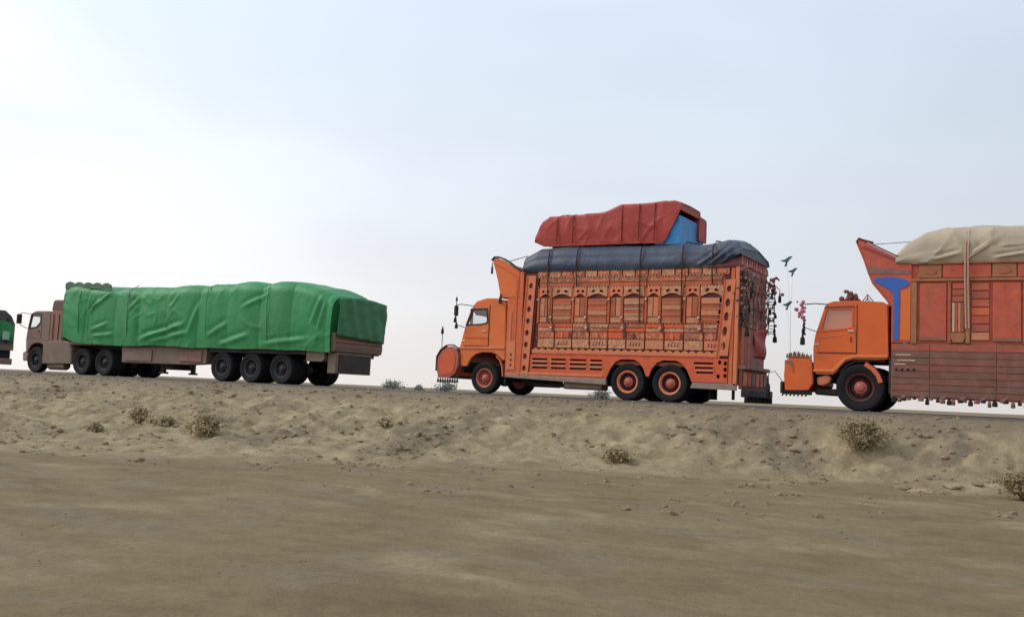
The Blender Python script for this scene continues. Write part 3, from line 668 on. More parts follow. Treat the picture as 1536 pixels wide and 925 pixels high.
    # near rear corner grille ladder and chains with ornaments
    for y, xo in ((.0, .0), (2.46, .12)):
        m = MB()
        xx = -7.30+xo*.6
        m.tube([(xx, y, 1.95), (xx, y, 3.35), (xx-.12, y, 3.5)], .014, 5); m.tube([(xx-.16, y, 1.95), (xx-.16, y, 3.45)], .014, 5)
        for i in range(13):
            z = 2.0+.11*i; m.tube([(xx, y, z), (xx-.16, y, z+.05*(i % 2))], .011, 5)
        for z in (2.05, 2.7, 3.3): m.tube([(-7.5, y, z), (xx, y, z)], .013, 5)
        L_ = m.build('rear_ladder', STEEL, T)
        mm = MB()
        for i in range(46): mm.ball(xx-.06+rng.gauss(0, .10), y+rng.uniform(-.1, .1), 2.1+1.45*rng.random()**.6, rng.uniform(.02, .05), 6)
        mm.build('ladder_ornament', MAUVE, L_, True)['kind'] = 'stuff'
        tassels('ladder_tassel', TASSEL, L_, [(xx+rng.uniform(-.16, .12), y+rng.uniform(-.1, .1), 2.2+.19*i, rng.uniform(.14, .26), .032) for i in range(7)])
        tassels('ladder_tassel', TASSEL, L_, [(xx+.03, y, 2.02, .26, .055), (xx+.14, y, 3.16, .3, .04), (xx-.16, y, 2.5, .2, .04)])
        MB().tube([(xx, y, 3.35), (xx+.14, y, 3.2), (xx+.14, y, 3.14)], .01, 5).build('tassel_hook', STEEL, L_)
    for k in range(6):
        y = .25+.4*k
        MB().tube([(-7.38+.03*math.sin(i*1.3+k), y+.04*math.sin(i*.9+k), 3.5-.1*i) for i in range(15)], [.014+.016*(i % 2) for i in range(15)], 6).build('hanging_chain', GREYTIN if k % 2 else MAUVE, T)
    for i in range(12):
        y = .02+.22*i
        MB().plate([(y, 3.62), (y+.2, 3.62), (y+.14, 3.74), (y+.1, 3.90-.05*(i % 3)), (y+.06, 3.74)], (), -7.50, -7.46, 'x').build('finial', MAUVE if i % 2 else SALMON, T)
    m = MB()
    for i in range(9): m.plate([(-8.3+.09*i, 3.62), (-8.22+.09*i, 3.62), (-8.26+.09*i, 3.70)], (), .0, .02)
    m.build('rail_points', MAUVE, T)
    return T
orange_truck()
# loads on the orange truck
def hang_rope(parent, x, y, z0, z1, m=ROPE, r=.018, name='rope'):
    MB().tube([(x, y, z0), (x+.02, y-.02, z0-(z0-z1)*.4), (x-.02, y-.015, z1)], r, 6).build(name, m, parent)
nb_ = thing('tarped_load', -10.5, 25, 3.62, 'navy blue tarpaulin load lying along the top of the orange truck body', 'tarpaulin load')
tarp('tarpaulin', -13.82, -7.42, -.02, 2.52, lambda x: lerp(x, [(-8.5, 3.53), (-7.9, 3.66), (-7.42, 3.86)]), lambda x: lerp(x, [(-13.82, 3.98), (-13.4, 4.16), (-12.5, 4.20), (-9, 4.16), (-8.3, 4.16), (-7.85, 4.26), (-7.6, 4.20), (-7.42, 3.98)]), BTARP, nb_, 2, 130, .30, fold=.045, crease=.04, bulge=.05, crown=.10, seg=[(-8.6, 3.6, -8.0, 4.0, .06, .05), (-8.3, 3.6, -7.7, 4.05, .07, .05), (-8.0, 3.62, -7.55, 3.95, .05, .04)])
for x in (-12.98, -12.1, -10.2, -9.02, -8.2):
    MB().tube([(x, -.02, 2.1 if x in (-12.98, -10.2, -9.02) else 3.1), (x, -.085, 3.5), (x, -.10, 3.8), (x, -.02, 4.12), (x, .25, 4.27), (x, 1.2, 4.36), (x, 2.5, 4.1), (x, 2.58, 3.5)], .02, 6).build('rope', ROPE, nb_, True)
MB().tube([(-14.45, .3, 3.9), (-13.8, .2, 4.02)], .012, 5).build('rope', STEEL, nb_)
tarp('bolster', -8.45, -7.46, .02, 2.48, lambda x: 3.53, lambda x: lerp(x, [(-8.45, 3.62), (-7.9, 3.86), (-7.46, 3.90)]), mat('maroon_cloth', (122, 62, 66), .7, .3, .15, 4, bump=.3, bscale=10), nb_, 6, 30, .2, fold=.03, crease=.03, bulge=.03, crown=.05)
rd_ = thing('red_tarped_bundle', -11, 25, 4.3, 'red tarpaulin bundle, highest load on top of the middle orange truck', 'tarpaulin load')
tarp('tarpaulin', -13.62, -9.66, .25, 2.3, lambda x: lerp(x, [(-13.62, 4.42), (-13.3, 4.28), (-8.8, 4.28)]), lambda x: lerp(x, [(-13.62, 4.62), (-13.42, 5.02), (-13.2, 5.14), (-11.7, 5.20), (-11.5, 5.22), (-11.0, 5.38), (-9.66, 5.43)]), RTARP, rd_, 5, 110, .10, fold=.04, crease=.03, bulge=.02, crown=.03, vfold=.1, kx=1.2)
for x in (-12.9, -12.4, -10.9, -10.4, -9.95):
    MB().tube([(x, .20, 4.35), (x, .19, 4.9), (x, .24, lerp(x, [(-13.2, 5.14), (-11.5, 5.22), (-11, 5.38), (-9.3, 5.44)])-.02)], .014, 5).build('rope', DRED, rd_)
lb_ = thing('blue_bale', -8.9, 25, 4.25, 'light blue wrapped bale poking out behind the red tarpaulin', 'bale')
tarp('wrapping', -9.95, -9.26, .30, 2.25, lambda x: 4.24, lambda x: lerp(x, [(-9.95, 5.0), (-9.5, 5.08), (-9.3, 5.04), (-9.26, 5.0)]), LBLUE, lb_, 8, 40, .08, fold=.02, crease=.012, bulge=.01, crown=.01)
tarp('loose_flap', -9.76, -9.20, 1.75, 2.36, lambda x: lerp(x, [(-9.76, 4.6), (-9.2, 4.55)]), lambda x: lerp(x, [(-9.76, 5.42), (-9.5, 5.40), (-9.20, 5.20)]), RTARP, rd_, 9, 30, .08, fold=.02, crease=.01, bulge=.02, crown=.02)
tarp('loose_corner', -9.70, -9.20, .2, 1.8, lambda x: lerp(x, [(-9.70, 4.30), (-9.62, 4.34), (-9.2, 5.16)]), lambda x: lerp(x, [(-9.76, 5.42), (-9.4, 5.43), (-9.2, 5.36)]), RTARP, rd_, 9, 20, .06, fold=.015, crease=.01, bulge=.01, crown=.02)

# ================================================================== TRUCK B : orange cab, red and blue body at the right
def red_truck():
    T = thing('decorated_truck', -1.5, 25, 0, 'orange cab truck with red and blue prowed body and tan canvas load', 'truck')
    for y in (.75, 1.65): MB().box(-5.4, 3.3, y, y+.09, .66, .9).build('chassis_rail', STEEL, T)
    wf = wheel_meshes('f', .57, .32, WHEELR, WHEELR, WHEELP)
    put_wheel(wf, T, -4.50, .06, .57); put_wheel(wf, T, -4.50, 2.44, .57, True)
    for x in (.9, 2.2):
        put_wheel(wf, T, x, .04, .57, False, .34); put_wheel(wf, T, x, 2.46, .57, True, .34); axle(T, x, .57)
    axle(T, -4.5, .57); leafspring(T, -4.5, .66, .65)
    # cab
    prof = [(-5.60, .98), (-5.62, 1.50), (-5.58, 1.80), (-5.36, 2.52), (-5.30, 2.60), (-5.16, 2.65), (-4.6, 2.66), (-4.0, 2.63), (-3.90, 2.56)]
    side = prof+[(-3.86, 1.30), (-3.90, 1.26), (-4.10, 1.24), (-4.66, 1.24), (-4.84, 1.18), (-4.97, 1.06), (-5.04, .94), (-5.14, .86), (-5.54, .86)]
    win = [(-5.42, 1.94), (-5.30, 2.44), (-4.72, 2.46), (-4.72, 2.04), (-4.84, 2.00)]
    for y0 in (.05, 2.37):
        MB().plate(side, [win], y0, y0+.08).build('cab_side', ORANGE3, T, False, .04)
        MB().plate(win, (), y0+.03, y0+.036).build('window_pane', GLASS, T)
        MB().plate([(p[0], p[1]) for p in win], (), y0+.05, y0+.07).build('window_blind', ORANGE, T)
    MB().strip(prof[3:], .10, 2.40, .05).build('cab_roof', ORANGE3, T, True)
    MB().strip(prof[:3], .10, 2.40, .05).build('cab_front', ORANGE3, T, True)
    MB().strip([prof[2], (-5.37, 2.50)], .14, 2.36, .012).build('windscreen', GLASS, T)
    MB().box(-3.94, -3.88, .12, 2.38, 1.26, 2.58).build('cab_rear_wall', ORANGE3, T)
    MB().box(-5.5, -3.95, .13, 2.37, 1.20, 1.26).build('cab_floor', INTER, T)
    MB().box(-5.46, -5.15, .14, 2.36, 1.26, 1.84).build('dashboard', INTER, T, False, .05)
    for y in (.35, 1.5):
        s = MB().box(-4.75, -4.25, y, y+.6, 1.26, 1.7).build('seat', INTER, T, False, .06); MB().box(-4.36, -4.22, y, y+.6, 1.72, 2.3).build('backrest', INTER, s, False, .05)
    # window frame and door lines
    fr = [(-5.47, 1.89), (-5.33, 2.49), (-4.67, 2.51), (-4.67, 1.99), (-4.82, 1.95)]
    MB().plate(fr, [win], .034, .049).build('window_frame', ORANGE3, T, False, .006)
    MB().plate([(-5.36, 2.475), (-5.355, 2.515), (-4.66, 2.535), (-4.66, 2.50)], (), .028, .049).build('window_gutter', DRED, T)
    d = MB().plate([(-5.52, 1.40), (-5.50, 1.86), (-4.82, 1.93), (-4.62, 2.0), (-4.60, 1.40)], (), .036, .049).build('door', ORANGE3, T, False, .007)
    MB().box(-4.80, -4.66, .010, .034, 1.90, 1.95).build('door_handle', CREAM, d, False, .008)
    MB().plate([(-5.50, 1.74), (-5.50, 1.77), (-4.95, 1.81), (-4.95, 1.79)], (), .026, .035).build('door_crease', ORSIDE, d)
    MB().box(-4.598, -4.586, .038, .0495, 1.38, 2.56).build('door_gap', BLACK, d); MB().box(-5.53, -4.60, .038, .0495, 1.378, 1.39).build('door_gap', BLACK, d)
    MB().box(-5.58, -5.48, .022, .049, 1.56, 1.62).build('side_lamp', CREAM, T, False, .01)
    MB().box(-4.74, -4.71, .022, .035, 1.66, 1.78).build('door_lock', DRED, d)
    MB().plate([(-5.60, .98), (-5.60, .92), (-5.12, .92), (-4.98, 1.05), (-4.84, 1.22), (-4.62, 1.285), (-3.88, 1.30), (-3.88, 1.35), (-4.66, 1.34), (-4.88, 1.27), (-5.04, 1.09), (-5.16, .975)], (), .012, .05).build('arch_moulding', mat('light_orange_paint', (216, 128, 62), .45, .12, .15, 2), T, False, .008)
    MB().strip([(-4.36, 1.18), (-4.18, 1.06), (-4.05, .90), (-3.98, .72)], .02, .5, .10).build('mud_guard', ORSIDE, T, True)
    MB().strip([(-5.0, .9), (-4.85, 1.1), (-4.62, 1.22), (-4.3, 1.22)], .1, .5, .03).build('wheel_housing', STEEL, T, True)
    MB().box(-3.86, -3.80, .1, 2.4, .45, 1.3).build('body_front_shield', STEEL, T)
    # front box bumper
    wing = [(-6.28, .44), (-6.32, .80), (-6.30, 1.14), (-6.22, 1.24), (-5.64, 1.24), (-5.60, .62), (-5.70, .46)]
    for y0 in (.02, 2.38):
        q = MB().plate(wing, (), y0, y0+.08).build('bumper_wing', ORANGE3, T, False, .03)
        MB().plate([(-6.28, 1.18), (-6.12, 1.18), (-6.06, .92), (-6.09, .90), (-6.16, 1.10), (-6.28, 1.12)], (), y0-.012, y0+.001).build('wing_ornament', BROWNO, q)
    MB().box(-6.33, -6.27, .1, 2.38, .44, 1.2).build('bumper', ORANGE3, T, False, .03)
    MB().box(-6.40, -6.33, .0, 2.48, .36, .66).build('bumper_bar', STEEL, T, False, .03)
    MB().box(-6.27, -5.6, .1, 2.38, 1.10, 1.15).build('bumper_top', ORANGE3, T)
    MB().box(-5.72, -5.60, .1, 2.38, .60, 1.15).build('radiator_grille', STEEL, T)
    MB().plate([(-5.52, .60), (-5.54, .78), (-5.30, .86), (-5.18, .80), (-5.22, .66), (-5.36, .58)], (), .1, .3).build('steering_box', PINKP, T, False, .05)
    m = MB(); m.box(-6.30, -5.62, .0, .05, .34, .44)
    for i in range(7):
        xx = -6.36+.095*i; m.hexa([(xx, -.01, .30), (xx+.035, -.01, .30), (xx+.035, .03, .30), (xx, .03, .30), (xx+.06, -.012, .45), (xx+.1, -.012, .45), (xx+.1, .03, .45), (xx+.06, .03, .45)])
    m.build('bumper_fringe', TASSEL, T)
    MB().box(-5.62, -5.0, .3, 2.2, .36, .52).build('engine_sump', STEEL, T, False, .05)
    m = MB()
    for i in range(12):
        xx = -6.27+.052*i; m.plate([(xx, 1.24), (xx+.05, 1.24), (xx+.035+.02*(i % 2), 1.40-.012*abs(i-4)+.03*(i % 2)), (xx+.01, 1.38-.012*abs(i-4))], (), .02, .05)
    m.build('bumper_crest', mat('brown_crest', (120, 66, 46), .6, .3, .2), T)
    for y in (.4, 1.9): MB().lathe((-6.34, y+.1, .9), [(.001, -.03), (.11, -.03), (.13, .03)], 16, 'x').build('headlight', CREAM, T, True)
    # whip rods with winged ornaments
    for (x, y, z, s) in ((-6.46, .62, 3.74, 1), (-6.29, .6, 3.46, .8), (-6.40, .58, 2.60, .85)):
        q = MB().tube([(-6.30, y, 1.1), (-6.33, y, 1.1+(z-1.1)*.5), (x, y, z)], .0014, 4).build('whip_rod', STEEL, T)
        w_ = .17*s
        MB().add([(x-w_*.9, y-.05, z+.02), (x-w_*.25, y, z+.05), (x-w_*.1, y, z-.02), (x+w_*.95, y-.04, z+.12*s), (x+w_*.45, y, z+.13*s), (x+w_*.15, y, z-.03), (x-.06, y+.02, z-.13*s), (x+.0, y+.02, z-.12*s), (x-w_*.5, y-.02, z-.01)],
                 [(0, 1, 2, 8), (1, 4, 5, 2), (4, 3, 5), (2, 5, 7, 6)]).build('bird_ornament', TEAL, q).modifiers.new('thickness', 'SOLIDIFY').thickness = .014
    q = MB().tube([(-6.34, .0, .66), (-6.52, -.05, .9), (-6.66, -.05, .86), (-6.70, -.05, .72)], .012, 6).build('tassel_arm', GREYTIN, T)
    MB().tassel(-6.69, -.05, .78, .55, .06).build('long_tassel', TASSEL, q, True)
    # mirror arm with pink tinsel
    for sgn, y in ((-1, .03), (1, 2.47)):
        yy = y+sgn*.15
        q = MB().tube([(-5.30, y, 2.57), (-5.55, yy, 2.58), (-5.92, yy, 2.55)], .014, 6).tube([(-5.52, y, 1.9), (-5.7, yy, 1.95), (-5.85, yy, 2.02)], .01, 5).build('mirror_arm', STEEL, T)
        m = MB()
        for i in range(26): m.ball(-5.86+rng.gauss(0, .055), yy+rng.gauss(0, .05), 2.36+rng.gauss(0, .10), rng.uniform(.025, .05), 6)
        m.build('tinsel_garland', PINKT, q)
        m = MB()
        for i in range(12): m.ball(-5.83+rng.gauss(0, .025), yy+rng.gauss(0, .03), 2.10-.025*i, .03, 6)
        m.tassel(-5.84, yy, 1.86, .3, .055); m.build('garland_tassel', TASSEL, q)
    # roof ornaments
    m = MB()
    for i in range(30): m.ball(-4.90+rng.gauss(0, .08), .7+rng.gauss(0, .2), 2.72+abs(rng.gauss(0, .10)), rng.uniform(.04, .07), 6)
    m.build('roof_garland', mat('brown_garland', (112, 70, 66), .7, .4, .2, 8), T)
    m = MB().tube([(-4.62, .7, 2.66), (-4.47, .7, 2.88), (-4.30, .7, 2.66)], .016, 6).tube([(-4.55, .7, 2.66), (-4.47, .7, 2.80), (-4.37, .7, 2.66)], .014, 6).tube([(-4.47, .7, 2.88), (-4.47, .7, 2.66)], .012, 6)
    m.build('roof_rack', BROWNO, T)
    # prow
    prow = [(-4.60, 4.10), (-4.57, 4.15), (-4.42, 4.08), (-4.10, 3.90), (-3.72, 3.70), (-3.36, 3.56), (-3.36, 1.66), (-3.80, 1.66), (-3.80, 2.54), (-3.90, 2.70), (-4.06, 2.90), (-4.22, 3.10), (-4.32, 3.36), (-4.42, 3.66)]
    for y0 in (.0, 2.44):
        q = MB().plate(prow, (), y0, y0+.06).build('prow_side', TREDP, T, False, .012)
        yy0, yy1 = (y0-.012, y0+.001) if y0 == 0 else (y0+.059, y0+.072)
        MB().plate([(-4.22, 3.11), (-4.20, 3.18), (-4.0, 3.22), (-3.75, 3.22), (-3.52, 3.17), (-3.39, 3.08), (-3.44, 3.0), (-3.56, 2.95), (-3.625, 2.93), (-3.64, 1.72), (-3.76, 1.72), (-3.76, 2.80), (-3.82, 2.90), (-3.98, 2.98)], (), yy0, yy1).build('blue_ornament', BLUEP, q, False, .006)
        MB().plate([(-3.60, 1.72), (-3.59, 2.88), (-3.38, 2.94), (-3.38, 1.72)], (), yy0, yy1).build('orange_panel', ORANGE, q)
        MB().strip([(-4.62, 4.08), (-4.57, 4.165), (-4.42, 4.095), (-4.10, 3.915), (-3.72, 3.715), (-3.36, 3.575)], y0-.015, y0+.075, -.03).build('prow_trim', DRED, q, True)
        MB().plate([(-4.36, 3.30), (-4.30, 3.48), (-3.4, 3.36), (-3.4, 3.28)], (), yy0, yy1).build('prow_band', MAUVE if y0 == 0 else TREDD, q)
        MB().plate([(-4.52, 3.94), (-4.44, 3.98), (-3.5, 3.56), (-3.5, 3.50)], (), yy0, yy1).build('prow_band', mat('crimson_paint', (150, 46, 56), .5, .2, .15), q)
    MB().strip([(-3.80, 2.54), (-3.90, 2.70), (-4.06, 2.90), (-4.22, 3.10), (-4.32, 3.36), (-4.42, 3.66), (-4.60, 4.10)], .06, 2.44, -.05).build('prow_front', TREDP, T, True)
    m = MB()
    for i in range(8): m.ball(-4.55+.04*i, .05, 4.15-.012*i, .035, 6)
    m.build('prow_tip_ornament', DRED, T, True)
    MB().tube([(-4.3, .3, 4.06), (-3.3, .3, 4.10)], .008, 5).build('stay_wire', STEEL, T)
    # cargo body
    MB().box(-3.78, 3.4, .1, 2.4, .95, 1.05).build('cargo_floor', BROWNB, T)
    MB().box(-3.78, 3.4, 2.40, 2.48, .4, 3.5).build('far_side_wall', TREDD, T)
    MB().box(3.34, 3.42, .06, 2.46, .4, 3.5).build('tailgate', TREDD, T)
    S = MB().box(-3.36, 3.4, .05, .10, 1.60, 3.50).build('near_side_wall', TREDP, T)
    MB().box(-3.36, 3.42, -.03, .10, 3.50, 3.56).build('top_rail', OLIVE, T, False, .01)
    for i in range(13):
        xa = -3.20+.52*i
        MB().box(xa, xa+.49, .0, .05, 3.18, 3.49).build('frieze_board', [OLIVE, MOT_R, TREDP, OLIVE, MOT_R, MOT_R][i % 6], S, False, .01)
        if i % 3 == 0: MB().plate(ell(xa+.25, 3.33, .14, .07, 12), (), -.012, -.001).build('frieze_boss', BROWNB, S)
    MB().box(-3.36, 3.4, -.02, .05, 3.10, 3.165).build('body_rail', OLIVE, S, False, .01)
    MB().box(-3.36, -3.24, -.018, .05, 1.64, 3.09).build('olive_post', OLIVE, S, False, .01)
    xx = -3.2
    for i in range(5):
        # plain red panel, roped bay, striped bay
        MB().box(xx+.02, xx+.60, .005, .05, 1.72, 3.06).build('red_panel', TREDP, S, False, .012)
        MB().box(xx+.02, xx+.60, -.006, .004, 1.72, 1.80).build('panel_base', BROWNO, S)
        MB().box(xx+.63, xx+.70, -.015, .05, 1.66, 3.08).build('bay_post', TREDD, S, False, .01)
        for j in range(3): MB().box(xx+.72, xx+.98, .0+.004*j, .05, 2.62+.15*j, 2.75+.15*j).build('bay_board', [TREDD, BROWNB, TREDP][j], S, False, .008)
        for j in range(4): MB().box(xx+.72+.065*j, xx+.775+.065*j, .004, .05, 1.92, 2.60).build('upright_board', [CREAM, TREDP, BEIGEB, TREDD][j], S, False, .006)
        MB().plate([(xx+.70, 1.78), (xx+.74, 1.68), (xx+.96, 1.68), (xx+1.0, 1.78), (xx+1.0, 1.90), (xx+.70, 1.90)], (), -.02, .05).build('bay_bracket', OLIVE, S, False, .012)
        MB().box(xx+1.01, xx+1.10, -.018, .05, 1.66, 3.08).build('olive_post', OLIVE, S, False, .01)
        for j in range(7):
            MB().box(xx+1.13, xx+1.50, .004+.006*(j % 2), .05, 1.74+.19*j, 1.91+.19*j).build('striped_board', [BEIGEB, TREDD, TREDP, ORSIDE, TREDP, TREDD, BEIGEB][j] if j != 6 else TREDP, S, False, .01)
        xx += 1.55
        if xx > 3.0: break
    # dusty lower skirt of long boards
    K = MB().box(-3.80, 3.4, .03, .08, .36, 1.655).build('side_skirt', SKIRT, T)
    zz = .40
    for j, h in enumerate((.14, .15, .15, .16, .15, .16, .16, .17)):
        xs_ = [-3.79, -2.95, -1.55, .1, 1.8, 3.4]
        for k in range(5):
            MB().box(xs_[k]+.004, xs_[k+1]-.004, .004+.004*((j+k) % 3), .03, zz, zz+h-.010).build('skirt_board', ([SKIRTD, SKIRTD, SKIRT] if j < 4 or k == 0 else [SKIRT, SKIRTD, SKIRT])[(j*2+k) % 3] if j < 7 else TREDD, K, False, .006)
        zz += h
    m = MB()
    for (px, pz, l) in ((-3.70, 1.36, .34), (-3.66, 1.23, .4), (-3.72, 1.14, .25)):
        m.box(px, px+l, -.004, .002, pz, pz+.028)
    m.build('painted_marks', CREAM, K)
    m = MB()
    for i in range(4): m.ball(-3.68+.13*i, .0, 1.03, .03, 6)
    m.build('reflector', TASSEL, K)
    for i in range(60): MB().tassel(-3.74+.12*i+rng.uniform(-.03, .03), .04, .42, rng.uniform(.08, .20), rng.uniform(.035, .06)).build('skirt_tassel', [TASSEL, SKIRTD, TASSEL, MATS.get('dusty_skirt_paint')][i % 4], T, True)
    m = MB()
    for i in range(16): m.hexa([(-3.6+.42*i, .0, .34), (-3.5+.42*i, .0, .36), (-3.5+.42*i, .02, .36), (-3.6+.42*i, .02, .34), (-3.54+.42*i, .0, .43), (-3.4+.42*i, .0, .45), (-3.4+.42*i, .02, .45), (-3.54+.42*i, .02, .43)])
    m.build('fringe_patches', MAUVE, T)
    return T
red_truck()
tn_ = thing('canvas_load', 0, 25, 3.56, 'tan canvas covered load bulging above the red and blue truck', 'canvas load')
tarp('canvas', -3.72, 3.3, -.02, 2.5, lambda x: 3.54, lambda x: lerp(x, [(-3.72, 3.72), (-3.5, 3.98), (-3.1, 4.22), (-2.6, 4.32), (-1.9, 4.34), (0, 4.30), (3, 4.3), (3.3, 4.0)]), TTARP, tn_, 4, 150, .42, fold=.04, crease=.05, bulge=.03, crown=.14, seg=[(-2.1, 3.7, -1.4, 4.2, .05, .04), (-1.6, 3.62, -.9, 3.72, .05, .04), (-1.5, 3.9, -.8, 3.95, .04, .04), (-2.9, 3.6, -2.3, 3.75, .05, .05)])
for x in (-2.2, -2.14, .3, 2.1):
    MB().tube([(x+.02, -.03, 2.0), (x, -.06, 3.0), (x, -.09, 3.56), (x, -.08, 3.9), (x+.01, .08, 4.24), (x+.05, .5, 4.42), (x, 1.3, 4.52), (x, 2.5, 4.0)], .022, 6).build('rope', PROPE, tn_, True)
MB().tube([(-2.14, -.09, 3.62), (-1.9, -.10, 3.78), (-1.6, .0, 4.0), (-1.45, .2, 4.2)], .018, 6).build('rope', PROPE, tn_, True)

# ================================================================== TRUCK C : articulated lorry under green tarpaulin
def green_lorry():
    T = thing('articulated_lorry', -27.5, 25, 0, 'brown articulated lorry with its long trailer wrapped in green tarpaulin', 'truck')
    wf = wheel_meshes('f', .505, .28, WHEELD, WHEELD, WHEELD)
    put_wheel(wf, T, -35.55, .08, .505); put_wheel(wf, T, -35.55, 2.42, .505, True); axle(T, -35.55, .505)
    for x in (-32.75, -31.5, -25.5, -24.15, -22.8):
        put_wheel(wf, T, x, .05, .505, False, .31); put_wheel(wf, T, x, 2.45, .505, True, .31); axle(T, x, .505)
        leafspring(T, x, .62, .68, .5)
    for y in (.75, 1.65):
        MB().box(-36.0, -30.9, y, y+.09, .64, .86).build('chassis_rail', STEEL, T); MB().box(-33.4, -20.9, y, y+.1, .86, 1.12).build('trailer_rail', STEEL, T)
    # tractor cab
    prof = [(-36.14, .80), (-36.20, 1.30), (-36.16, 1.62), (-36.02, 2.24), (-35.92, 2.36), (-35.7, 2.42), (-34.95, 2.42), (-34.80, 2.40)]
    side = prof+[(-34.80, 1.28), (-35.02, 1.18), (-35.10, 1.10), (-35.36, 1.16), (-35.6, 1.16), (-35.85, 1.08), (-36.0, .88), (-36.06, .74)]
    win = [(-36.06, 1.76), (-35.94, 2.26), (-35.40, 2.28), (-35.40, 1.98), (-35.62, 1.80)]
    for y0 in (.05, 2.37):
        MB().plate(side, [win], y0, y0+.08).build('cab_side', BROWNC, T, False, .035); MB().plate(win, (), y0+.03, y0+.036).build('window_pane', GLASS, T)
    MB().strip(prof[3:], .1, 2.4, .05).build('cab_roof', BROWNC, T, True); MB().strip(prof[:3], .1, 2.4, .05).build('cab_front', BROWNC, T, True)
    MB().strip([prof[2], prof[3]], .14, 2.36, .012).build('windscreen', GLASS, T)
    MB().box(-34.86, -34.80, .12, 2.38, 1.2, 2.38).build('cab_rear_wall', BROWNC, T); MB().box(-36.05, -34.9, .13, 2.37, 1.16, 1.22).build('cab_floor', INTER, T)
    for y in (.35, 1.5):
        s = MB().box(-35.4, -34.95, y, y+.6, 1.22, 1.58).build('seat', INTER, T, False, .06); MB().box(-35.08, -34.95, y, y+.6, 1.6, 2.1).build('backrest', INTER, s, False, .05)
    fr = [(-36.12, 1.70), (-35.98, 2.31), (-35.34, 2.33), (-35.34, 1.94), (-35.58, 1.74)]
    MB().plate(fr, [win], .034, .049).build('window_frame', STEEL, T)
    d = MB().plate([(-36.08, 1.34), (-36.06, 1.68), (-35.55, 1.72), (-35.30, 1.92), (-35.28, 1.34)], (), .036, .049).build('door', BROWNC, T, False, .006)
    MB().box(-35.5, -35.36, .012, .034, 1.60, 1.64).build('door_handle', STEEL, d); MB().box(-36.0, -35.3, .022, .035, 1.5, 1.53).build('door_crease', BROWNO, d)
    # sleeper with raised box
    MB().plate([(-34.80, .95), (-34.80, 2.36), (-34.72, 2.46), (-34.0, 2.46), (-33.96, .95)], (), .05, 2.45).build('sleeper', BROWNO, T, False, .05)
    for x in (-34.62, -34.3, -34.05): MB().box(x, x+.05, .015, .049, 1.3, 2.3).build('sleeper_rib', BROWNC, T, False, .01)
    MB().plate([(-34.85, 2.46), (-34.78, 2.80), (-34.70, 2.86), (-33.95, 2.86), (-33.95, 2.46)], (), .1, 2.4).build('roof_box', mat('dark_brown_paint', (92, 58, 56), .55, .2, .25, 3), T, False, .05)
    MB().box(-34.76, -34.3, .08, .10, 2.30, 2.42).build('sleeper_badge', MAUVE, T)
    # bumper, steps, side tank
    MB().plate([(-36.30, .45), (-36.34, .78), (-36.10, .86), (-36.02, .70), (-36.05, .45)], (), .05, 2.45).build('bumper', GREYTIN, T, False, .04)
    MB().box(-36.35, -36.3, .2, .5, .55, .72).build('headlight', CREAM, T); MB().box(-36.35, -36.3, 2.0, 2.3, .55, .72).build('headlight', CREAM, T)
    MB().plate([(-35.10, .36), (-35.14, 1.16), (-34.85, 1.26), (-33.95, 1.30), (-33.6, 1.24), (-33.4, .95), (-33.36, .40)], (), .04, .62).build('side_tank', BROWND, T, False, .06)
    MB().lathe((-34.5, .36, .32), [(.001, -.5), (.16, -.5), (.18, -.45), (.18, .45), (.16, .5), (.001, .5)], 16, 'x').build('air_tank', GREYTIN, T, True)
    MB().strip([(-33.62, 1.30), (-33.5, 1.42), (-33.3, 1.32), (-33.2, 1.16)], .02, .6, .04).build('wheel_fender', BROWND, T, True)
    for sgn, y in ((-1, .03), (1, 2.47)):
        yy = y+sgn*.16
        q = MB().tube([(-36.0, y, 2.3), (-36.3, yy, 2.34), (-36.5, yy, 2.25)], .014, 6).tube([(-36.14, y, 1.72), (-36.4, yy, 1.86)], .014, 6).build('mirror_arm', STEEL, T)
        MB().box(-36.5, -36.42, yy-.1, yy+.1, 1.9, 2.28).build('mirror', STEEL, q, False, .02)
    # trailer
    MB().box(-33.7, -20.75, .05, 2.45, 1.12, 1.26).build('trailer_bed', BROWND, T, False, .02)
    MB().plate([(-30.6, .52), (-30.66, 1.10), (-26.3, 1.12), (-26.3, .58), (-27.2, .52)], (), .10, .5).build('side_locker', BROWND, T, False, .03)
    MB().box(-30.4, -29.0, .06, .10, .6, 1.0).build('locker_door', BROWNC, T, False, .01); MB().box(-27.6, -26.5, .06, .10, .64, 1.02).build('locker_door', MAUVE, T, False, .01)
    MB().lathe((-28.3, .7, .45), [(.25, -.12), (.46, -.12), (.48, 0), (.46, .12), (.25, .12)], 24, 'z').build('spare_wheel', BLACK, T, True)
    for y in (.5, 1.9): 
        q = MB().box(-28.95, -28.82, y, y+.13, .25, 1.12).build('landing_leg', STEEL, T); MB().box(-29.02, -28.75, y-.04, y+.17, .18, .25).build('landing_foot', STEEL, q)
    MB().box(-26.2, -21.0, .12, .2, 1.0, 1.12).build('trailer_side_beam', STEEL, T)
    MB().plate([(-21.75, .78), (-21.75, 1.12), (-21.0, 1.12), (-21.0, .86), (-21.1, .78)], (), .03, .4).build('mud_guard', BROWND, T, False, .02)
    # stepped rear end
    MB().plate([(-20.75, 1.12), (-20.75, 1.72), (-20.58, 1.72), (-20.56, 1.30), (-20.60, 1.12)], (), .0, 2.52).build('tailgate', BROWND, T, False, .02)
    MB().box(-20.60, -20.52, .06, 2.44, 1.42, 1.50).build('tailgate_bar', BROWNO, T, False, .01)
    MB().box(-20.62, -20.50, .08, 2.42, 1.66, 1.74).build('tailgate_bar', BROWND, T, False, .01)
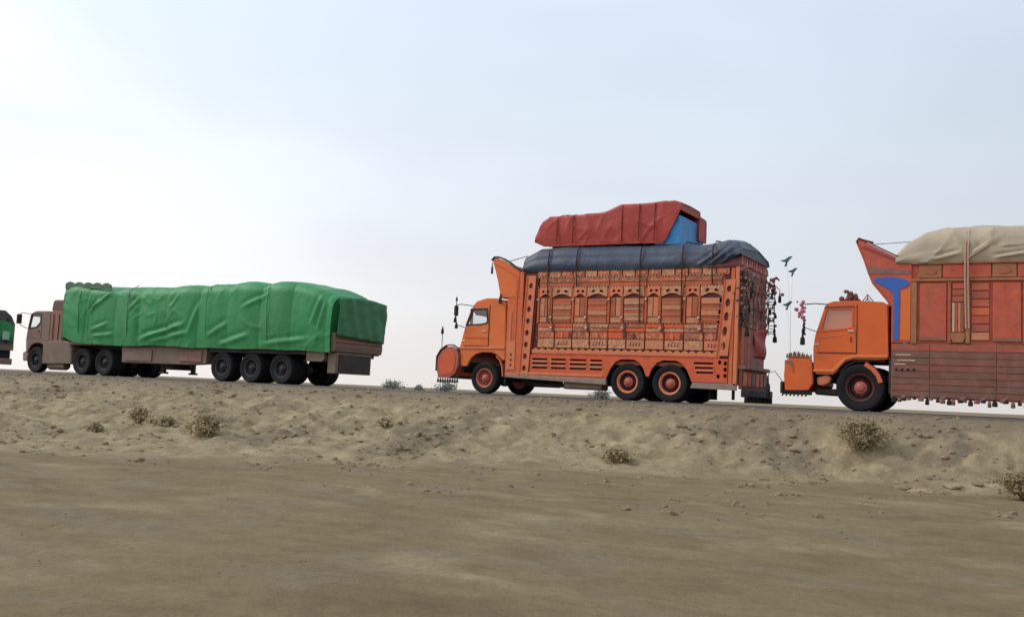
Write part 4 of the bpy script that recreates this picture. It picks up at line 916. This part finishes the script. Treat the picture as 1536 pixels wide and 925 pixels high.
    MB().box(-20.95, -20.62, .15, 2.0, .42, 1.10).build('rear_underrun', BROWND, T, False, .02)
    MB().box(-20.62, -20.58, .3, 1.9, .48, 1.04).build('rear_panel', STEEL, T)
    MB().box(-21.1, -20.7, .25, 2.25, .98, 1.12).build('rear_beam', STEEL, T)
    # scalloped headboard in front of the load
    pol = [(-34.02, 3.30)]
    for i in range(49):
        s = i/48.0; pol.append((-34.02+2.6*s, 3.47-.10*s+.09*abs(math.sin(math.pi*s*5))))
    pol.append((-31.42, 3.25))
    MB().plate(pol, (), .02, .08).build('headboard_crest', mat('grey_green_metal', (66, 104, 78), .6, .3, .2), T)
    MB().plate(pol, (), 2.4, 2.46).build('headboard_crest', MATS['grey_green_metal'], T)
    MB().box(-34.02, -33.94, .05, 2.45, 1.26, 3.48).build('headboard', MATS['grey_green_metal'], T)
    return T
green_lorry()
gl_ = thing('tarpaulin_load', -27.2, 25, 1.26, 'long bright green tarpaulin wrapped over the load of the brown lorry trailer', 'tarpaulin load')
tarp('tarpaulin', -33.92, -20.70, -.06, 2.48, lambda x: lerp(x, [(-33.92, 1.42), (-33.0, 1.20), (-31, 1.16), (-22.2, 1.12), (-20.9, 1.10), (-20.62, 1.10)])+.05*fn(x*.9, 4.4), lambda x: lerp(x, [(-33.92, 3.38), (-31.5, 3.24), (-28.5, 3.18), (-26.0, 3.28), (-24, 3.32), (-22.2, 3.28), (-21.4, 3.08), (-20.8, 2.86), (-20.70, 2.78)])+.03*fn(x*.8, 9.4), GTARP, gl_, 11, 330, .30, fold=.075, crease=.03, bulge=.05, crown=.14, vfold=.12, kx=1.1, billow=.12, bper=1.45,
     seg=[(-32.45, 1.3, -32.4, 3.2, .05, .07), (-32.2, 2.5, -31.2, 3.2, .06, .08), (-32.3, 2.3, -31.9, 2.9, .04, .07), (-32.1, 1.7, -31.3, 1.95, .04, .07), (-32.1, 1.45, -31.0, 1.55, .04, .07), (-29.6, 1.35, -27.2, 1.95, .06, .09), (-29.0, 1.3, -27.0, 1.65, .04, .08), (-30.2, 2.4, -29.6, 2.9, .04, .08), (-28.0, 2.5, -27.6, 3.0, .04, .08),
          (-26.2, 1.5, -25.2, 2.0, .04, .09), (-25.6, 1.25, -24.2, 1.6, .05, .09), (-24.6, 2.5, -23.4, 3.0, .04, .08), (-23.6, 1.3, -21.6, 1.5, .04, .08), (-21.5, 2.0, -21.15, 2.9, .04, .08), (-21.2, 1.8, -21.0, 2.7, .04, .07), (-27.0, 1.6, -26.6, 2.8, .04, .09)])
m = MB(); g = 24; hh = 14
pts = [[(-20.44-.02*math.sin(i*1.1+j*.4)-.03*fn(i*.4, j*.5, 3)+.03*(j/hh), -.02+2.47*i/g, 1.62+(1.19+.10*math.sin(math.pi*i/g))*j/hh-.12*(i/g)*(1-j/hh)) for i in range(g+1)] for j in range(hh+1)]
m.add([p for r_ in pts for p in r_], [(j*(g+1)+i, j*(g+1)+i+1, (j+1)*(g+1)+i+1, (j+1)*(g+1)+i) for j in range(hh) for i in range(g)])
fo = m.build('rear_flap', GTARPD, gl_, True); fo.modifiers.new('thickness', 'SOLIDIFY').thickness = .02
for x in (-32.9, -30.2, -26.2, -23.4):
    MB().tube([(x, -.05, 1.2), (x+.03, -.16, 1.8), (x, -.17, 2.6), (x-.02, -.10, 3.15), (x, .3, 3.38)], .012, 6).build('rope', GTARPD, gl_, True)

# ================================================================== TRUCK D : tail of the next lorry at the left edge
def far_lorry():
    T = thing('lorry', -44, 25, 0, 'dark lorry tail with green sheet, cut off at the left picture edge', 'truck')
    wf = wheel_meshes('f', .50, .28, WHEELD, WHEELD, WHEELD)
    for x in (-42.0, -43.3, -48.6):
        put_wheel(wf, T, x, .05, .5, False, .31); put_wheel(wf, T, x, 2.45, .5, True, .31); axle(T, x, .5)
    for y in (.75, 1.65): MB().box(-49.5, -40.8, y, y+.09, .64, .9).build('chassis_rail', STEEL, T)
    MB().box(-47.8, -40.55, .05, 2.5, .9, 1.15).build('cargo_floor', BROWND, T)
    MB().plate([(.04, 1.15), (2.5, 1.15), (2.5, 2.05), (2.3, 2.40), (2.0, 2.62), (.5, 2.62), (.04, 2.3)], (), -40.7, -40.55, 'x').build('tailgate', mat('dark_slate_paint', (58, 64, 66), .6, .3, .2), T, False, .02)
    for y in (.3, .9, 1.5, 2.1): MB().box(-40.55, -40.50, y, y+.08, 1.2, 2.3).build('tailgate_rib', STEEL, T)
    MB().box(-40.54, -40.50, .3, 2.45, 1.32, 1.42).build('tailgate_bar', GTARPD, T)
    MB().plate([(1.55, 1.45), (2.42, 1.45), (2.42, 2.0), (1.9, 2.2), (1.55, 2.1)], (), -40.50, -40.47, 'x').build('green_sheet', GTARP, T)
    MB().box(-40.47, -40.45, 1.88, 2.2, 1.36, 1.72).build('number_board', mat('pale_green_board', (150, 186, 164), .5, .2, .1), T)
    MB().box(-40.75, -40.5, .1, 2.46, .28, .55).build('rear_bumper', MAUVE, T, False, .03)
    MB().box(-40.8, -40.6, .15, 2.4, .55, .92).build('rear_beam', BLACK, T)
    MB().box(-47.8, -40.6, .05, .1, 1.15, 2.3).build('side_wall', BROWND, T); MB().box(-47.8, -40.6, 2.42, 2.48, 1.15, 2.1).build('side_wall', BROWND, T)
    prof = [(-49.9, .8), (-49.95, 1.5), (-49.7, 2.5), (-49.4, 2.6), (-48.0, 2.6), (-48.0, .9)]
    MB().plate(prof, (), .1, 2.4).build('cab', BROWNC, T, False, .06)
    return T
far_lorry()
dl_ = thing('covered_load', -44, 25, 1.2, 'dark grey cover over the load of the lorry at the left edge', 'tarpaulin load')
tarp('cover', -47.7, -40.72, .12, 2.42, lambda x: 1.2, lambda x: lerp(x, [(-47.7, 2.4), (-42, 2.5), (-40.72, 2.36)]), mat('grey_tarpaulin', (78, 84, 86), .6, .2, .2, 2, bump=.2, bscale=8), dl_, 14, 60, .3)

# ================================================================== shrubs, rocks, gravel
def hgt(x, y): return soil(x, y)[0]
TWIG = mat('dry_twig', (96, 82, 60), .9, .3, 0, 10)
def leafmat(n, c): return mat(n, c, .8, .35, 0, 4, bump=0)
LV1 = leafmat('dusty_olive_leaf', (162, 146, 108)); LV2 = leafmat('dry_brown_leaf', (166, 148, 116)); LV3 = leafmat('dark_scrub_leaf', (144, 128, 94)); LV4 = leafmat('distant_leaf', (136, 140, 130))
def shrub(x, y, rx, rz, lm, label, group=None, nleaf=900, ls=.035, name='desert_shrub', z=None):
    z = hgt(x, y)-.02 if z is None else z
    T = thing(name, x, y, z, label, 'shrub' if name == 'desert_shrub' else 'tree', group)
    r = random.Random(int(abs(x*977+y*131)))
    st = MB(); tips = []
    for i in range(22):
        an = r.uniform(0, 6.28); sp = r.uniform(.1, 1); top = (math.cos(an)*rx*sp*.85, math.sin(an)*rx*sp*.85, rz*(1.05-.55*sp*sp)*r.uniform(.75, 1.05))
        mid = (top[0]*.45+r.gauss(0, rx*.05), top[1]*.45, top[2]*.55)
        st.tube([(0, 0, -.03), mid, top], [rz*.02, rz*.014, rz*.006], 4); tips += [mid, top, ((mid[0]+top[0])/2, (mid[1]+top[1])/2, (mid[2]+top[2])/2)]
    def bl(mb, nm, m_):
        me_ = bpy.data.meshes.new(nm); me_.from_pydata(mb.v, [], mb.f); me_.update(); me_.materials.append(m_)
        o = bpy.data.objects.new(nm, me_); COL.objects.link(o); o.parent = T; return o
    bl(st, 'stems' if name == 'desert_shrub' else 'trunk', TWIG)
    lf = MB()
    for i in range(nleaf):
        c = r.choice(tips[1:]); s = .17*(rx+rz)*.5
        p = Vector((c[0]+r.gauss(0, s), c[1]+r.gauss(0, s), max(.0, c[2]+r.gauss(0, s*.8))))
        u = Vector((r.gauss(0, 1), r.gauss(0, 1), r.gauss(0, 1))).normalized(); v = u.cross(Vector((r.gauss(0, 1), r.gauss(0, 1), r.gauss(0, 1)))).normalized()
        l = ls*r.uniform(.6, 1.5); lf.add([p-u*l, p+v*l*.45, p+u*l, p-v*l*.45], [(0, 1, 2, 3)])
    bl(lf, 'foliage' if name == 'desert_shrub' else 'crown', lm)
    return T
shrub(-15.57, 15.05, .50, .34, LV1, 'largest dusty olive shrub, alone on the sandy bank below the green lorry', None, 1500)
shrub(-17.06, 15.29, .28, .20, LV1, 'small rounded olive shrub just left of the largest shrub on the bank', None, 600)
shrub(-17.9, 15.3, .38, .28, LV2, 'twiggy grey-brown shrub, second left of the largest shrub on the bank', None, 500)
shrub(-17.6, 13.9, .26, .20, LV2, 'low dry tuft at the far left foot of the sandy bank', None, 350)
shrub(-8.08, 18.84, .44, .24, LV1, 'low olive shrub at the foot of the bank below the ornate truck rear wheels', None, 1100)
shrub(-3.81, 21.33, .66, .46, LV3, 'broad dark scrub bush on the bank below the red truck front wheel', None, 2000)
shrub(-.74, 19.3, .46, .52, LV3, 'dark scrub bush at the right picture edge, foot of the bank', None, 1600)
shrub(-13.2, 17.9, .22, .16, LV1, 'tiny dry tuft on the bank below the gap between the green and orange trucks', None, 300)
for x, y, rx, rz, lab in ((-129.4, 177.9, 2.9, 2.4, 'grey-green scrub tree on the skyline between the two left trucks'), (-124.9, 181.1, 1.3, 1.55, 'smallest grey scrub tree on the skyline, just left of the orange truck bumper'), (-119.8, 184.5, 3.4, 2.5, 'wide scrub tree on the skyline behind the ornate truck front bumper'), (-90.4, 200.5, 3.0, 2.3, 'scrub tree on the skyline glimpsed under the ornate truck')):
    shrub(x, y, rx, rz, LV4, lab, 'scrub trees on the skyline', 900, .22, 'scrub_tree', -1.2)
# clods and gravel lying on the bank
ROCK = mat('pale_clod', (156, 138, 106), .95, .3, 0, 5, bump=.5, bscale=14); ROCKD = mat('grey_gravel', (138, 118, 90), .95, .35, 0, 6, bump=.5, bscale=14)
PHI = (1+5**.5)/2
ICO = [Vector(p).normalized() for p in ((-1,PHI,0),(1,PHI,0),(-1,-PHI,0),(1,-PHI,0),(0,-1,PHI),(0,1,PHI),(0,-1,-PHI),(0,1,-PHI),(PHI,0,-1),(PHI,0,1),(-PHI,0,-1),(-PHI,0,1))]
ICF = [(0,11,5),(0,5,1),(0,1,7),(0,7,10),(0,10,11),(1,5,9),(5,11,4),(11,10,2),(10,7,6),(7,1,8),(3,9,4),(3,4,2),(3,2,6),(3,6,8),(3,8,9),(4,9,5),(2,4,11),(6,2,10),(8,6,7),(9,8,1)]
def clod(mb, x, y, z, s, r, fl=.6):
    an = r.uniform(0, 6.28); ca, sa_ = math.cos(an), math.sin(an); e = r.uniform(.7, 1.5)
    vs = []
    for p in ICO:
        k = s*r.uniform(.7, 1.25); px, py, pz = p.x*k*e, p.y*k, p.z*k*fl; vs.append((x+px*ca-py*sa_, y+px*sa_+py*ca, z+pz))
    mb.add(vs, ICF)
r = random.Random(21); ga_ = MB(); gb_ = MB(); na = nb2 = 0
for i in range(60000):
    x = r.uniform(-34, 1.5); y = r.uniform(11, 23.1); h, sd_, gv = soil(x, y)
    if sd_ < .2 and gv < .2: continue
    pt = max(0, fn(x*.55+2, y*.35, 11)*.7+.5*fbm(x*2.2, y*2.2, 21, 3))
    if r.random() < .10*sd_*max(0, fn(x*.9, y*1.1, 17)+.25) and na < 2600: clod(ga_, x, y, h+.005, r.choice((.015, .02, .03, .03, .05)), r); na += 1
    if r.random() < (.4*pt+.06*gv) and nb2 < 3600: clod(gb_, x, y, h+.004, r.choice((.012, .02, .025, .035, .05, .07)), r, .75); nb2 += 1
for i in range(5200):
    x = r.uniform(-16, 1); y = r.uniform(4, 18)
    if fn(x*.5, y*.8, 31) > .05: clod(gb_, x, y, soil(x, y)[0]+.001, r.choice((.004, .005, .006, .009, .013)), r)
for x, y, q in ((-9.9, 19.6, .10), (-9.3, 19.9, .12), (-8.9, 19.4, .09), (-5.5, 21.3, .10), (-5.0, 21.0, .12), (-6.2, 21.2, .09), (-14.6, 17.4, .11), (-14.1, 17.2, .09), (-4.4, 20.4, .11), (-12.1, 18.6, .10), (-7.2, 20.9, .1), (-16.2, 16.6, .1)): clod(gb_, x, y, soil(x, y)[0], q*.7, r)
tag(ga_.build('sandy_clods', ROCK), 'pale sandy crumbs scattered over bank and flat ground', 'clods', None, 'stuff')
tag(gb_.build('gravel', ROCKD), 'grey-brown gravel strewn in patches down the road bank', 'gravel', None, 'stuff')
def rock(x, y, s, lab, m=ROCK, fl=.5, grp=None):
    mb = MB(); clod(mb, 0, 0, 0, s, r, fl); o = mb.build('rock', m, None, False); sb = o.modifiers.new('facets', 'SUBSURF'); sb.levels = sb.render_levels = 2; sb.subdivision_type = 'SIMPLE'
    tx = bpy.data.textures.get('rocky') or bpy.data.textures.new('rocky', 'CLOUDS'); tx.noise_scale = .12
    dm = o.modifiers.new('rough', 'DISPLACE'); dm.texture = tx; dm.strength = s*.35; dm.texture_coords = 'GLOBAL'
    o.location = (x, y, hgt(x, y)+s*fl*.25); tag(o, lab, 'rock', grp)
rock(-2.35, 18.95, .24, 'long flat pale rock slab at the foot of the bank below the red truck', ROCK, .22)
rock(-1.95, 20.3, .17, 'pale rock lump just above the long flat slab on the bank', ROCK, .4)
rock(-1.55, 20.5, .15, 'brown rock lump on the bank, right of the pale lump above the slab', ROCKD, .4)
rock(-2.75, 19.3, .13, 'small brown rock at the left end of the long flat slab', ROCKD, .5)
